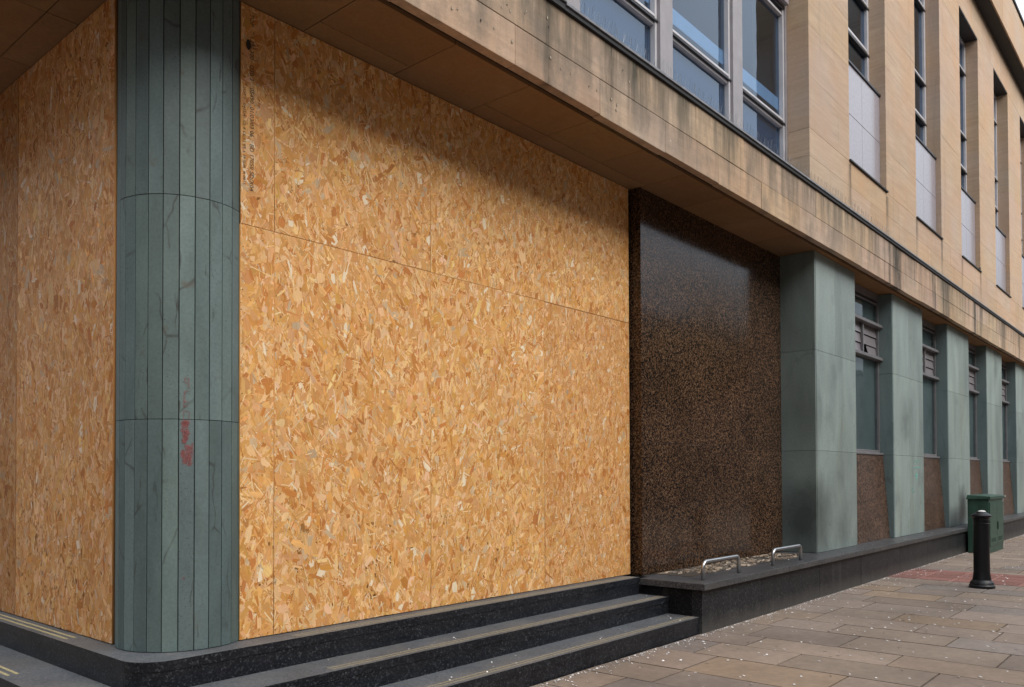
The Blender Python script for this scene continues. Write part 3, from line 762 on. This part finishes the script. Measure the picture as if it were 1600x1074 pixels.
# ------------------------------------------------------------------ oriented strand board hoardings
def osb_mesh(name, rects, parent, plane, seed, mean=(.67, .338, .108), vert=.5, dens=1.0, thick=.018, fsz=(1.15, 1.13, 1.06, .90, 1.06, 1.03, .95)):
    """rects: (u0,u1,z0,z1,tone). plane: function (u,z,off)->(x,y,z)"""
    rs = np.random.RandomState(seed); out = []; LW = []
    for bi, (u0, u1, z0, z1, tone, ddir) in enumerate(rects):
        fs = fsz[bi % len(fsz)]
        g = .0012; gx = .0015
        u0 += gx; u1 -= gx; z0 += g; z1 -= g
        area = (u1-u0)*(z1-z0); N = int((area+.06*(u1-u0+z1-z0))*5000*dens/(fs*fs))
        cu = rs.uniform(u0-.03, u1+.03, N); cz = rs.uniform(z0-.03, z1+.03, N)
        typ = rs.rand(N)
        L = np.exp(rs.normal(math.log(.062), .45, N)); W = np.exp(rs.normal(math.log(.0145), .55, N))
        big = typ > .93; W[big] = rs.uniform(.025, .05, big.sum()); L[big] = rs.uniform(.045, .09, big.sum())
        sl = typ < .40; W[sl] = rs.uniform(.003, .007, sl.sum()); L[sl] = rs.uniform(.03, .09, sl.sum())
        tiny = (typ > .40) & (typ < .46); W[tiny] = rs.uniform(.003, .008, tiny.sum()); L[tiny] = rs.uniform(.006, .018, tiny.sum())
        ang = rs.normal(math.pi/2+ddir, .5, N); iso = rs.rand(N) > .75; ang[iso] = rs.uniform(0, math.pi, iso.sum())
        ca, sa = np.cos(ang), np.sin(ang)
        j = lambda s: 1+rs.uniform(-s, s, N)
        L = np.minimum(L*fs, .16); W = np.minimum(W*fs, .07)
        # six-sided strand with ragged ends
        tp = rs.uniform(.25, 1, N)
        px = np.stack([-.5*j(.12), -.05*j(3), .5*j(.12), .5*j(.25), .05*j(3), -.5*j(.25)], 1)*L[:, None]
        py = np.stack([-.5*tp, -.55*j(.2), -.5*j(.35), .5*rs.uniform(.25, 1, N), .55*j(.2), .5*j(.35)], 1)*W[:, None]
        U = cu[:, None]+px*ca[:, None]-py*sa[:, None]; Z = cz[:, None]+px*sa[:, None]+py*ca[:, None]
        U += np.maximum(0, u0-U.min(1))[:, None]; U -= np.maximum(0, U.max(1)-u1)[:, None]      # slide edge strands in so none is cut
        Z += np.maximum(0, z0-Z.min(1))[:, None]; Z -= np.maximum(0, Z.max(1)-z1)[:, None]
        rnd = rs.uniform(0, 50, (N, 1)); LW.append((px+rnd, py+rnd*1.7))
        off0 = .0002+rs.uniform(0, .0006, N)
        tu = rs.uniform(-.003, .003, N)
        off = off0[:, None]+tu[:, None]*px
        off = np.clip(off, .00015, .0012)
        # colours
        k = rs.rand(N); C_ = np.ones((N, 3))*np.array(mean)
        v = 1+rs.normal(0, .075, N); C_ *= v[:, None]
        C_[:, 2] *= (1+rs.normal(0, .12, N)); C_[:, 1] *= (1+rs.normal(0, .03, N))
        a = k > .84; C_[a] = C_[a]*np.array([1.22, 1.52, 2.3])
        a = (k > .58) & (k <= .84); C_[a] = C_[a]*np.array([1.10, 1.20, 1.45])
        a = k < .10; C_[a] = C_[a]*np.array([.80, .62, .45])
        a = (k >= .10) & (k < .25); C_[a] = C_[a]*np.array([.92, .83, .70])
        a = (k >= .22) & (k < .25); C_[a] = np.array([.60, .43, .26])*(v[a][:, None])
        a = (k >= .25) & (k < .268); C_[a] = np.array([.84, .70, .50])
        da = tiny & (rs.rand(N) < .22); C_[da] = np.array([.28, .14, .06])
        ls_ = sl & (rs.rand(N) < .35); C_[ls_] = np.array([.80, .58, .32])*(1+rs.normal(0, .08, (ls_.sum(), 1)))
        C_ *= np.array(tone)
        sh = 1+rs.normal(0, .05, (N, 1))*np.linspace(-1, 1, 6)[None, :]
        col6 = np.clip(C_[:, None, :]*sh[:, :, None], 0, .88)
        out.append((U, Z, off, col6, (u0, u1, z0, z1)))
    objs = []
    for bi, (U, Z, off, col6, rc_) in enumerate(out):
        N = len(U); P = plane(U.ravel(), Z.ravel(), off.ravel())
        u0, u1, z0, z1 = rc_
        bu = np.array([u0, u1, u1, u0]*2); bz = np.array([z0, z0, z1, z1]*2); bo = np.array([0]*4+[-thick]*4)
        Bv = plane(bu, bz, bo)
        V = np.concatenate([P, Bv]); V[:, 2] += ZO
        org = np.array([V[:, 0].mean(), V[:, 1].mean(), V[:, 2].min()]); V -= org
        me = bpy.data.meshes.new('osb_board')
        fi = np.arange(N*6)
        b0 = N*6; boxf = np.array([[0, 1, 2, 3], [7, 6, 5, 4], [4, 5, 1, 0], [5, 6, 2, 1], [6, 7, 3, 2], [7, 4, 0, 3]])+b0
        loops = np.concatenate([fi, boxf.ravel()])
        me.vertices.add(len(V)); me.vertices.foreach_set('co', V.ravel())
        me.loops.add(len(loops)); me.loops.foreach_set('vertex_index', loops.astype(np.int32))
        ls = np.concatenate([np.arange(N)*6, N*6+np.arange(6)*4]); me.polygons.add(N+6)
        me.polygons.foreach_set('loop_start', ls.astype(np.int32))
        me.update(calc_edges=True)
        at = me.color_attributes.new('col', 'FLOAT_COLOR', 'CORNER')
        cl = np.ones((len(loops), 4)); cl[:N*6, :3] = col6.reshape(-1, 3); cl[N*6:, :3] = np.array(mean)*np.array([1.05, 1.02, 1.0])*np.array(rects[bi][4])
        at.data.foreach_set('color', cl.ravel())
        uv = me.uv_layers.new(name='grain'); uvd = np.zeros((len(loops), 2))
        Lm = LW[bi]; uvd[:N*6, 0] = Lm[0].ravel(); uvd[:N*6, 1] = Lm[1].ravel(); uv.data.foreach_set('uv', uvd.ravel())
        me.materials.append(M['osb']); me.validate()
        o = bpy.data.objects.new('board', me); C.objects.link(o); o.parent = parent
        o.location = Vector(org)-wloc(parent); objs.append(o)
    return objs

hoard = emp('boarded_shopfront', (4.6, Y_OSB, ZB), 'wide chipboard hoarding between the round slate column and the brown granite wall', 'hoarding', 'chipboard hoardings')
def pl_main(u, z, off): return np.stack([u, Y_OSB-off, z], 1)
XR = 6.745
T = lambda a, b=1, c=1: (a, a*b, a*c)
bm_ = osb_mesh('main', [
    (2.572, 2.80, ZB+.004, 1.4868, T(1.0), .1), (2.80, 4.10, ZB+.004, 1.4866, T(.97), .25), (4.10, 5.42, ZB+.004, 1.4855, T(.96, 1.01), -.1), (5.42, XR, ZB+.004, 1.4825, T(.86, .97, .95), -.1),
    (2.572, 2.80, 1.487, 2.795, T(.97, .99), 0), (2.80, 4.10, 1.487, 2.795, T(.96), .1), (4.10, 6.745, 1.485, 2.795, T(.98, 1.01), -.05)], hoard, pl_main, 3)
hb = MB(); hb.box(2.50, XR+.03, Y_OSB+.02, Y_OSB+.07, ZB+.003, 2.797)
build(hb, 'batten_frame', M['batten'], hoard)
# nail heads
nh = MB(); rn = random.Random(2)
for xj in (2.585, 2.815, 3.45, 4.085, 4.115, 4.75, 5.405, 5.435, 6.1, 6.73):
    z = ZB+.06
    while z < 2.78:
        x_ = xj+rn.uniform(-.006, .006); s_ = .0035; zz = z+rn.uniform(-.03, .03)
        nh.poly([(x_+s_*math.cos(q*math.pi/3), Y_OSB-.0016, zz+s_*math.sin(q*math.pi/3)) for q in range(6)][::-1])
        z += .28
tag(build(nh, 'nail_heads', M['ink'], hoard), kind='stuff')
# printed edge marking on the upper left board
def text_mesh(txt, size, name, parent, mat, fn):
    cu = bpy.data.curves.new(name, 'FONT'); cu.body = txt; cu.size = size; cu.resolution_u = 2
    to = bpy.data.objects.new('tmp_text', cu); C.objects.link(to)
    dg = bpy.context.evaluated_depsgraph_get(); me = bpy.data.meshes.new_from_object(to.evaluated_get(dg))
    bpy.data.objects.remove(to)
    mb = MB(); vs = [v.co.copy() for v in me.vertices]
    for p in me.polygons: mb.poly([fn(vs[i].x, vs[i].y) for i in p.vertices])
    return build(mb, name, mat, parent)
bo_ = bm_[4]
o = text_mesh("TOP      \u2022 EN 300   OSB 3    05490  01/03/03 06    BD 17050 SD/X04", .062, 'printed_marking', bo_, M['ink'], lambda x, y: (2.632+y*.62, Y_OSB-.0018, 2.75-x*.60))
o = text_mesh("LOT 1   0415/4   CL 8 CL 11 VE 1 19 SUR  A 0015", .045, 'printed_marking', bo_, M['ink'], lambda x, y: (2.588+y*.55, Y_OSB-.0018, 2.30-x*.62))
lg = MB(); lg.poly([(2.622+.016*math.cos(q*math.pi/8), Y_OSB-.0018, 2.56+.032*math.sin(q*math.pi/8)) for q in range(16)][::-1])
tag(build(lg, 'printed_roundel', M['ink'], bo_))

hoard2 = emp('side_boarding', (2.05, 6.5, ZB), 'narrow dull chipboard hoarding left of the round slate column, on the side street', 'hoarding', 'chipboard hoardings')
def pl_side(u, z, off): return np.stack([2.05-off, u, z], 1)
osb_mesh('side', [(4.775, 6.30, ZB+.004, 2.795, T(.90, .97, 1.05), .02), (6.303, 7.55, ZB+.004, 2.795, T(.66, .93, .95), .02), (7.55, 8.8, ZB+.004, 2.795, T(.8), .02), (8.8, 10.05, ZB+.004, 2.795, T(.8), .02)], hoard2, pl_side, 9, dens=.8)
hb = MB(); hb.box(2.07, 2.12, 4.78, 10.04, ZB+.003, 2.797)
build(hb, 'batten_frame', M['joint'], hoard2)
sw = MB(); sw.box(2.05, 2.4, 10.06, 16, ZB-.1, 2.797)
build(sw, 'side_wall', M['stone'], bld)

# ------------------------------------------------------------------ steps
steps = emp('entrance_steps', (1.9, 3.8, ZG), 'three black granite steps wrapping the corner below the chipboard hoardings', 'steps')
def cpath(x0, y0, r, y_end=14.0, x_end=6.62, n=10):
    pts = [(x_end, y0)]
    pts = [(x_end, y0), ]
    arc = [(x0+r-r*math.sin(t), y0+r-r*math.cos(t)) for t in np.linspace(0, math.pi/2, n)]
    return pts, arc, (x0, y_end)
def step_solid(name, x0, y0, r, z_top, z_bot, x_end, back):
    mb = MB(); sl = .052
    def ring(dx):
        arc = [(x0+dx+(r-dx)-(r-dx)*math.sin(t), y0+dx+(r-dx)-(r-dx)*math.cos(t)) for t in np.linspace(0, math.pi/2, 12)]
        return [(x_end, y0+dx)] + arc + [(x0+dx, 14.0)]
    def strip(dx, za, zb_, topmi, xr):
        o_ = ring(dx); i_ = [(x_end, y0+back)] + [(x0+back, y0+back)]*12 + [(x0+back, 14.0)]
        rad = max(.02, r-back)
        i_ = [(x_end, y0+back)] + [(x0+back+rad-rad*math.sin(t), y0+back+rad-rad*math.cos(t)) for t in np.linspace(0, math.pi/2, 12)] + [(x0+back, 14.0)]
        for k in range(len(o_)-1):
            a, b = o_[k], o_[k+1]; c, d = i_[k+1], i_[k]
            mb.quad((a[0], a[1], za), (a[0], a[1], zb_), (b[0], b[1], zb_), (b[0], b[1], za), 1.0, 0)          # riser
            mb.quad((a[0], a[1], zb_), (d[0], d[1], zb_), (c[0], c[1], zb_), (b[0], b[1], zb_), 1.0, topmi)
            mb.quad((a[0], a[1], za), (b[0], b[1], za), (c[0], c[1], za), (d[0], d[1], za), 1.0, 0)
        a, d = o_[0], i_[0]
        mb.quad((a[0], a[1], za), (d[0], d[1], za), (d[0], d[1], zb_), (a[0], a[1], zb_), 1.0, 0)
    strip(0, z_top-sl, z_top, 1, x_end)
    strip(.004, z_bot, z_top-sl-.0015, 0, x_end)
    return build(mb, name, [M['black'], M['tread']], steps)
step_solid('step', 1.906, 4.13, .19, ZB, -1.109, 6.618, .9)
step_solid('step', 1.60, 3.835, .48, -1.108, -1.264, 6.646, .5)
step_solid('step', 1.30, 3.525, .78, -1.262, ZG-.05, 6.646, .5)
def strips(y_edge, z, xa, xb, offs, mat):
    for o_ in offs:
        g = MB(); g.box(xa, xb, y_edge+o_, y_edge+o_+.017, z-.002, z+.0022)
        build(g, 'grip_strip', mat, steps)
strips(4.13, ZB, 2.86, 6.59, (.035, .075), M['grit']); strips(3.835, -1.108, 2.90, 6.62, (.035, .075), M['grit']); strips(3.525, -1.262, 2.95, 6.62, (.035, .075), M['grit'])
for xe, z in ((1.906, ZB), (1.60, -1.108), (1.30, -1.262)):
    for o_ in (.035, .082):
        g = MB(); g.box(xe+o_, xe+o_+.018, 5.15, 13.5, z-.002, z+.0022); build(g, 'grip_strip', M['grit_y'], steps)

# ------------------------------------------------------------------ plinth / bench at the foot of the wall
plinth = emp('granite_plinth', (15, 3.6, ZG), 'long low black granite plinth with coping, running from the steps past the green piers', 'plinth')
pf = MB(); x = 6.65; rq = random.Random(30)
for w in [1.25, 1.6, 1.45, 1.7, 1.5, 1.65, 1.5, 1.6, 1.6, 1.6, 1.5, 1.6, 1.6, 1.6, 1.6, 1.6, 1.6]:
    if x > XE: break
    pf.box(x+.001, x+w-.001, 3.50, 3.60, ZG-.05, -1.02, 1+rq.uniform(-.14, .14)); x += w
pf.box(6.652, 6.75, 3.601, 4.13, ZG, -1.02, .45)
build(pf, 'facing', M['plinth'], plinth, bevel=.002)
pc = MB(); pc.box(6.70, XE, 3.58, 4.5, ZG, -1.025); build(pc, 'core', M['joint'], plinth)
cpg = MB(); x = 6.612; 
for w in [1.9, 1.6, 1.2, 1.9, 1.9, 1.9, 1.9, 1.9, 1.9, 1.9, 1.9, 1.9, 1.9, 1.9, 1.9]:
    if x > XE: break
    cpg.box(x+.0008, x+w-.0008, 3.455, 4.12 if x < 6.7 else 4.12, -1.019, -.96, 1+rq.uniform(-.08, .08)); x += w
cpg.box(6.80, XE, 4.121, 4.6, -1.019, -.961)
build(cpg, 'coping', M['coping'], plinth, bevel=.004)
# bed of stone shards set in the coping
rk = MB(); rr = random.Random(77)
rk.box(7.0, 9.8, 3.80, 4.199, -.9605, -.957, (.05, .04, .032))
for k in range(330):
    x = rr.uniform(7.05, 9.75); y = rr.uniform(3.80, 4.16)
    if x < 7.3 and y < 4.12-(x-7.05)*1.1: continue
    L = rr.uniform(.07, .20); W = rr.uniform(.010, .030); H = rr.uniform(.006, .018); a = rr.gauss(.25, .4)
    ca, sa = math.cos(a), math.sin(a); t = rr.uniform(.4, 1.25)
    c = rr.choice([(.26, .19, .13), (.20, .15, .11), (.32, .25, .18), (.13, .11, .09), (.17, .13, .1), (.38, .31, .24)])
    c = tuple(q*t for q in c)
    pts = [(-L/2, 0), (-L*.2, -W*rr.uniform(.7, 1)), (L*.3, -W*rr.uniform(.5, 1)), (L/2, W*rr.uniform(-.3, .3)), (L*.15, W*rr.uniform(.6, 1)), (-L*.3, W*rr.uniform(.5, 1))]
    bot = [(x+p*ca-q*sa, min(4.19, y+p*sa+q*ca), -.9595) for p, q in pts]; topv = [(bx+(x-bx)*.25, by+(y-by)*.3, -.96+H*rr.uniform(.6, 1.2)) for bx, by, _ in bot]
    n = len(rk.v); rk.v += bot+topv
    rk.f.append(tuple(n+6+i for i in range(6))); rk.c.append(c); rk.m.append(0)
    for i in range(6):
        j = (i+1) % 6; rk.f.append((n+i, n+j, n+6+j, n+6+i)); rk.c.append(tuple(q*.8 for q in c)); rk.m.append(0)
o = build(rk, 'stone_shard_bed', M['rocks']); tag(o, 'bed of loose brown stone shards on the plinth in front of the granite wall', 'stone bed', kind='stuff')

# steel hoops
def hoop(x0, x1, y, label):
    h = MB(); z0 = -.96; z1 = -.792; r = .06; t = .019
    path = [(x0, y, z0)] + [(x0+r-r*math.cos(q), y, z1-r+r*math.sin(q)) for q in np.linspace(0, math.pi/2, 8)] + \
           [(x1-r+r*math.sin(q), y, z1-r+r*math.cos(q)) for q in np.linspace(0, math.pi/2, 8)] + [(x1, y, z0)]
    h.tube(path, t, 14)
    o = build(h, 'steel_hoop', M['steel'], smooth=True); tag(o, label, 'hoop rail', 'steel hoops on the plinth'); return o
hoop(6.865, 7.605, 3.60, 'low brushed steel hoop on the plinth nearest the steps')
hoop(8.43, 9.19, 3.60, 'low brushed steel hoop on the plinth in front of the first green pier')

# ------------------------------------------------------------------ bollard
bx, by = 11.62, 2.255
bol = emp('bollard', (bx, by, ZG), 'black cast-iron bollard with flared foot and ribbed collar, standing before the green cabinet', 'bollard')
b = MB(); b.lathe(bx, by, [(.146, ZG), (.146, ZG+.03), (.134, ZG+.045), (.136, ZG+.055), (.128, ZG+.072), (.106, ZG+.10), (.098, ZG+.15)])
build(b, 'foot', M['iron'], bol, smooth=False)
b = MB(); b.lathe(bx, by, [(.098, ZG+.15), (.092, ZG+.20), (.088, ZG+.79)])
build(b, 'shaft', M['iron'], bol, smooth=False)
b = MB(); b.lathe(bx, by, [(.088, ZG+.79), (.094, ZG+.795), (.094, ZG+.805), (.088, ZG+.81), (.088, ZG+.835), (.095, ZG+.84), (.095, ZG+.85), (.090, ZG+.855), (.092, ZG+.875), (.114, ZG+.89), (.116, ZG+.905), (.098, ZG+.92), (.07, ZG+.935), (.055, ZG+.95), (.03, ZG+.957)])
build(b, 'collar_cap', M['iron'], bol)
b = MB(); b.lathe(bx-.01, by-.01, [(.045, ZG+.952), (.04, ZG+.962), (.015, ZG+.968)], 12)
build(b, 'bird_dropping', M['white'], bol)

# ------------------------------------------------------------------ street cabinet
cab = emp('street_cabinet', (17.3, 3.3, ZG), 'dark green metal utility cabinet with double doors against the plinth behind the bollard', 'utility cabinet')
cx0, cx1, cy0, cy1 = 16.68, 17.95, 3.115, 3.455
b = MB(); b.box(cx0, cx1, cy0, cy1, ZG, -.44); build(b, 'body', M['cabinet'], cab, bevel=.008)
b = MB(); n = len(b.v)
b.v += [(cx0-.03, cy0-.03, -.44), (cx1+.03, cy0-.03, -.44), (cx1+.03, cy1+.02, -.44), (cx0-.03, cy1+.02, -.44), (cx0-.03, cy0-.03, -.385), (cx1+.03, cy0-.03, -.385), (cx1+.01, cy1, -.36), (cx0-.01, cy1, -.36)]
for q in ((3, 2, 1, 0), (4, 5, 6, 7), (0, 1, 5, 4), (1, 2, 6, 5), (2, 3, 7, 6), (3, 0, 4, 7)): b.f.append(tuple(n+j for j in q)); b.c.append(1.0); b.m.append(0)
build(b, 'lid', M['cabinet'], cab, bevel=.006)
b = MB(); mx = (cx0+cx1)/2
b.box(cx0+.04, mx-.004, cy0-.014, cy0-.001, ZG+.12, -.50); d1 = build(b, 'door', M['cabinet'], cab, bevel=.004)
b = MB(); b.box(mx+.004, cx1-.04, cy0-.014, cy0-.001, ZG+.12, -.50); d2 = build(b, 'door', M['cabinet'], cab, bevel=.004)
b = MB(); b.box(mx+.03, mx+.06, cy0-.03, cy0-.015, -1.0, -.86); build(b, 'handle', M['cabinet_dark'], d2)
for k in range(4):
    for xx, dd_ in ((cx0+.15+.1*k, d1), (mx+.12+.1*k, d2)):
        b = MB(); b.box(xx, xx+.05, cy0-.017, cy0-.0145, ZG+.2, ZG+.2+.07); build(b, 'vent_slot', M['cabinet_dark'], dd_)
b = MB(); b.box(cx0-.0015, cx0+.01, 3.27, 3.275, ZG+.1, -.46); build(b, 'side_seam', M['cabinet_dark'], cab)
b = MB(); b.box(cx1-.02, cx1+.025, cy0-.045, cy0-.032, -.41, -.395); build(b, 'padlock', M['white'], cab)

# ------------------------------------------------------------------ ground
gd = MB(); gd.quad((-200, -260, ZG-.022), (300, -260, ZG-.022), (300, 200, ZG-.022), (-200, 200, ZG-.022))
tag(build(gd, 'ground', M['mortar']), kind='structure')
pv = MB(); rp = random.Random(55)
pal = [(0.23, 0.179, 0.144), (0.216, 0.174, 0.146), (0.239, 0.183, 0.14), (0.202, 0.17, 0.15), (0.23, 0.179, 0.14), (0.212, 0.166, 0.134), (0.241, 0.179, 0.128), (0.244, 0.192, 0.152), (0.221, 0.174, 0.144)]
x = .6 - .5*14
rows = []
while x < 40:
    w = rp.choice([.45, .5, .52, .58]); rows.append((x, x+w)); x += w
RX0, RX1 = 11.95, 13.5
for (a, b) in rows:
    if a < 3.0: ylim = 3.50 if b > 1.3 else 14
    else: ylim = 3.52
    if b > RX0 and a < RX1: continue
    y = ylim
    y -= rp.uniform(.0, .5) if True else 0
    first = True; yy = ylim
    while yy > -4.0:
        L = rp.uniform(.2, .7) if first else rp.uniform(.55, 1.15); first = False
        y2 = max(-4.0, yy-L); g = .007
        c = rp.choice(pal); t = rp.uniform(.88, 1.12); c = tuple(q*t for q in c)
        tz = [rp.uniform(-.0015, .0015) for _ in range(4)]
        z = ZG
        n = len(pv.v)
        pv.v += [(a+g, y2+g, z-.021), (b-g, y2+g, z-.021), (b-g, yy-g, z-.021), (a+g, yy-g, z-.021), (a+g, y2+g, z+tz[0]), (b-g, y2+g, z+tz[1]), (b-g, yy-g, z+tz[2]), (a+g, yy-g, z+tz[3])]
        for q in ((4, 5, 6, 7), (0, 1, 5, 4), (1, 2, 6, 5), (2, 3, 7, 6), (3, 0, 4, 7)): pv.f.append(tuple(n+j for j in q)); pv.c.append(c); pv.m.append(0)
        yy = y2
tag(build(pv, 'pavement', M['pave']), kind='structure')
# filler courses beside the red strip, red tactile paving
rd = MB(); x = RX0+.12
fx = rows[[i for i, (a, b) in enumerate(rows) if b > RX0][0]][0]; lx = [b for a, b in rows if a < RX1][-1]
pl = MB()
for a_, b_ in ((fx, RX0+.1), (RX1-.1, lx)):
    yy = 3.52
    while yy > -4:
        y2 = max(-4, yy-rp.uniform(.5, 1)); c = rp.choice(pal)
        if b_-a_ > .02: pl.box(a_+.004, b_-.004, y2+.004, yy-.004, ZG-.021, ZG, c)
        yy = y2
if pl.v: tag(build(pl, 'pavement_edging', M['pave']), kind='structure')
xa = RX0+.1
for i in range(4):
    w = (RX1-.1-xa)/4; x0 = xa+i*w; yy = 3.52
    while yy > -4:
        y2 = yy-.4; t = rp.uniform(.85, 1.12); c = (.30*t, .155*t, .13*t)
        rd.box(x0+.003, x0+w-.003, y2+.003, yy-.003, ZG-.021, ZG-.003, c)
        for q in range(5):
            sx = x0+.02+q*(w-.04)/5
            rd.box(sx, sx+.035, y2+.02, yy-.02, ZG-.002, ZG+.003, c)
        yy = y2
tag(build(rd, 'red_paving', M['red']), kind='structure')
kb = MB()
for i in range(60): kb.box(-14+i*.915, -14+(i+1)*.915-.006, -4.16, -4.01, ZG-.14, ZG+.002)
tag(build(kb, 'kerb', M['kerb'], bevel=.01), kind='structure')
rdm = MB(); rdm.box(-60, 90, -13.5, -4.165, ZG-.14, ZG-.12)
# road lies 0.12 m under the kerb: cut the ground there by laying everything else higher is not needed off-frame
tag(build(rdm, 'road', M['road']), kind='structure')

# petals
pt = MB(); rr = random.Random(90)
def petal(x, y, z, s):
    a = rr.uniform(0, math.pi); ca, sa = math.cos(a), math.sin(a); t = rr.uniform(.55, 1)
    tz = rr.uniform(0, .006)
    pts = [(-s, -s*.5), (s*.1, -s*.8), (s, 0), (s*.2, s*.7), (-s*.8, s*.6)]
    v = [(x+p*ca-q*sa, y+p*sa+q*ca, z+.0015+(tz if i in (2, 3) else 0)) for i, (p, q) in enumerate(pts)]
    pt.poly(v, (.85*t, .82*t, .80*t))
for k in range(2900):
    x = rr.uniform(3.5, 24); y = rr.uniform(.2, 3.45)
    if rr.random() > .25+.5*(.5+.5*math.sin(x*1.1+y*2))*(1 if x > 8 else .5): continue
    petal(x, y, ZG+.002, rr.uniform(.007, .015))
for k in range(2200):
    x = rr.uniform(4.0, 24); d = abs(rr.gauss(0, .03)) if rr.random() < .8 else abs(rr.gauss(0, .12))
    petal(x, 3.49-d-.008, ZG+.002, rr.uniform(.003, .009))
for k in range(26): petal(rr.uniform(3, 6.6), rr.uniform(3.55, 3.8), -1.262, rr.uniform(.005, .009))
for k in range(14): petal(rr.uniform(3, 6.6), rr.uniform(3.86, 4.1), -1.108, rr.uniform(.005, .009))
for k in range(60): petal(rr.uniform(7, 22), rr.uniform(3.48, 3.72), -.96, rr.uniform(.004, .009))
o = build(pt, 'fallen_petals', M['petal']); tag(o, 'small white blossom petals scattered over the pavement and along the plinth foot', 'petals', kind='stuff')

# ------------------------------------------------------------------ across the street (seen as reflections), with added sky blockers
ob = emp('terrace_building', (30, -19, ZG), 'dull brick building across the street, low half mirrored in the polished granite, taller half added to block sky', 'building')
w = MB(); w.box(20, 95, -30, -19, ZG, 10.0); w.box(-60, 19.9, -32, -18.5, ZG, 15.0); build(w, 'wall', M['brick'], ob)  # taller left half put in to cut sky light near the horizon
nb_ = emp('unseen_sky_blocker', (-12, 20, ZG), 'unseen brick block added across the side street to cut sky light from the left', 'building')  # added out of view to dim the light on the left front and column
w = MB(); w.box(-26, -11, 1, 45, ZG, 12.0); build(w, 'wall', M['brick'], nb_)  # body of the added unseen sky blocker
w = MB(); w.box(-26.3, -10.7, .7, 45.3, 12.001, 12.4); build(w, 'roof', M['roof'], nb_)  # top of the added unseen sky blocker
w = MB(); w.box(19.9, 95.3, -30.3, -18.7, 10.001, 10.4); w.box(-60.3, 19.9, -32.3, -18.2, 15.001, 15.4); build(w, 'roof', M['roof'], ob)
wp = MB(); wg = MB()
for k in range(38):
    for z in (-.4, 3.2, 6.8):
        xx = -28+k*3.05
        wp = MB(); wp.box(xx, xx+1.3, -19.04 if xx > 19 else -18.54, -18.4 if xx < 18 else -18.96, z, z+1.9); build(wp, 'window', M['alu_dark'], ob)

def tree(loc, h, rad, seed, label, crown_z, name='street_tree', leaves=9000, trunk_r=.2):
    rr = random.Random(seed); rs = np.random.RandomState(seed)
    t = emp(name, loc, label, 'tree', 'trees across the street' if loc[1] < -5 else None)
    b = MB(); x, y, z = loc
    pts = [(x+.15*math.sin(k*.9), y+.12*math.cos(k*1.3)-.12, z+k*(crown_z-z)/6) for k in range(7)]
    b.tube(pts, trunk_r, 10, r1=trunk_r*.55)
    cl = []
    for k in range(26):
        a = rr.uniform(0, 6.28); e = rr.uniform(-.25, 1.2); q = rad*rr.uniform(.45, 1)
        e_ = (x+q*math.cos(a)*math.cos(e), y+q*math.sin(a)*math.cos(e), crown_z+q*math.sin(e)*1.15+rad*.2)
        s = pts[rr.choice([4, 5, 6])]; m_ = tuple((s[i]+e_[i])/2+rr.uniform(-.2, .2) for i in range(3))
        b.tube([s, m_, e_], trunk_r*.3, 6, r1=.015); cl.append(e_); cl.append(m_)
    build(b, 'trunk', M['bark'], t)
    f = MB(); per = leaves//len(cl)
    for c in cl:
        rc2 = rad*rr.uniform(.18, .34); tone = rr.uniform(.7, 1.25)
        d = rs.normal(0, 1, (per, 3)); d /= np.linalg.norm(d, axis=1)[:, None]; d *= (rc2*rs.rand(per)**.4)[:, None]
        for v in d:
            p = Vector((c[0]+v[0], c[1]+v[1], c[2]+v[2]*.8)); u = Vector(rs.normal(0, 1, 3)).normalized(); w_ = u.orthogonal().normalized(); s = rs.uniform(.05, .1)
            k = tone*rs.uniform(.7, 1.3)
            f.quad(tuple(p-u*s), tuple(p-w_*s*.6), tuple(p+u*s), tuple(p+w_*s*.6), (.045*k, .085*k, .022*k))
    build(f, 'crown', M['leaf'], t)
    return t
tree((49, -14.5, ZG), 14, 6.2, 5, 'broad leafy tree across the street, mirrored in the right half of the granite wall', 6.8, leaves=14000)
tree((40.5, -15, ZG), 9, 3.4, 8, 'smaller leafy tree across the street, left of the broad one', 5.2)
tree((46, -.6, ZG), 11, 4.0, 12, 'tall street tree on the pavement beyond the far end of the building front', 4.5)
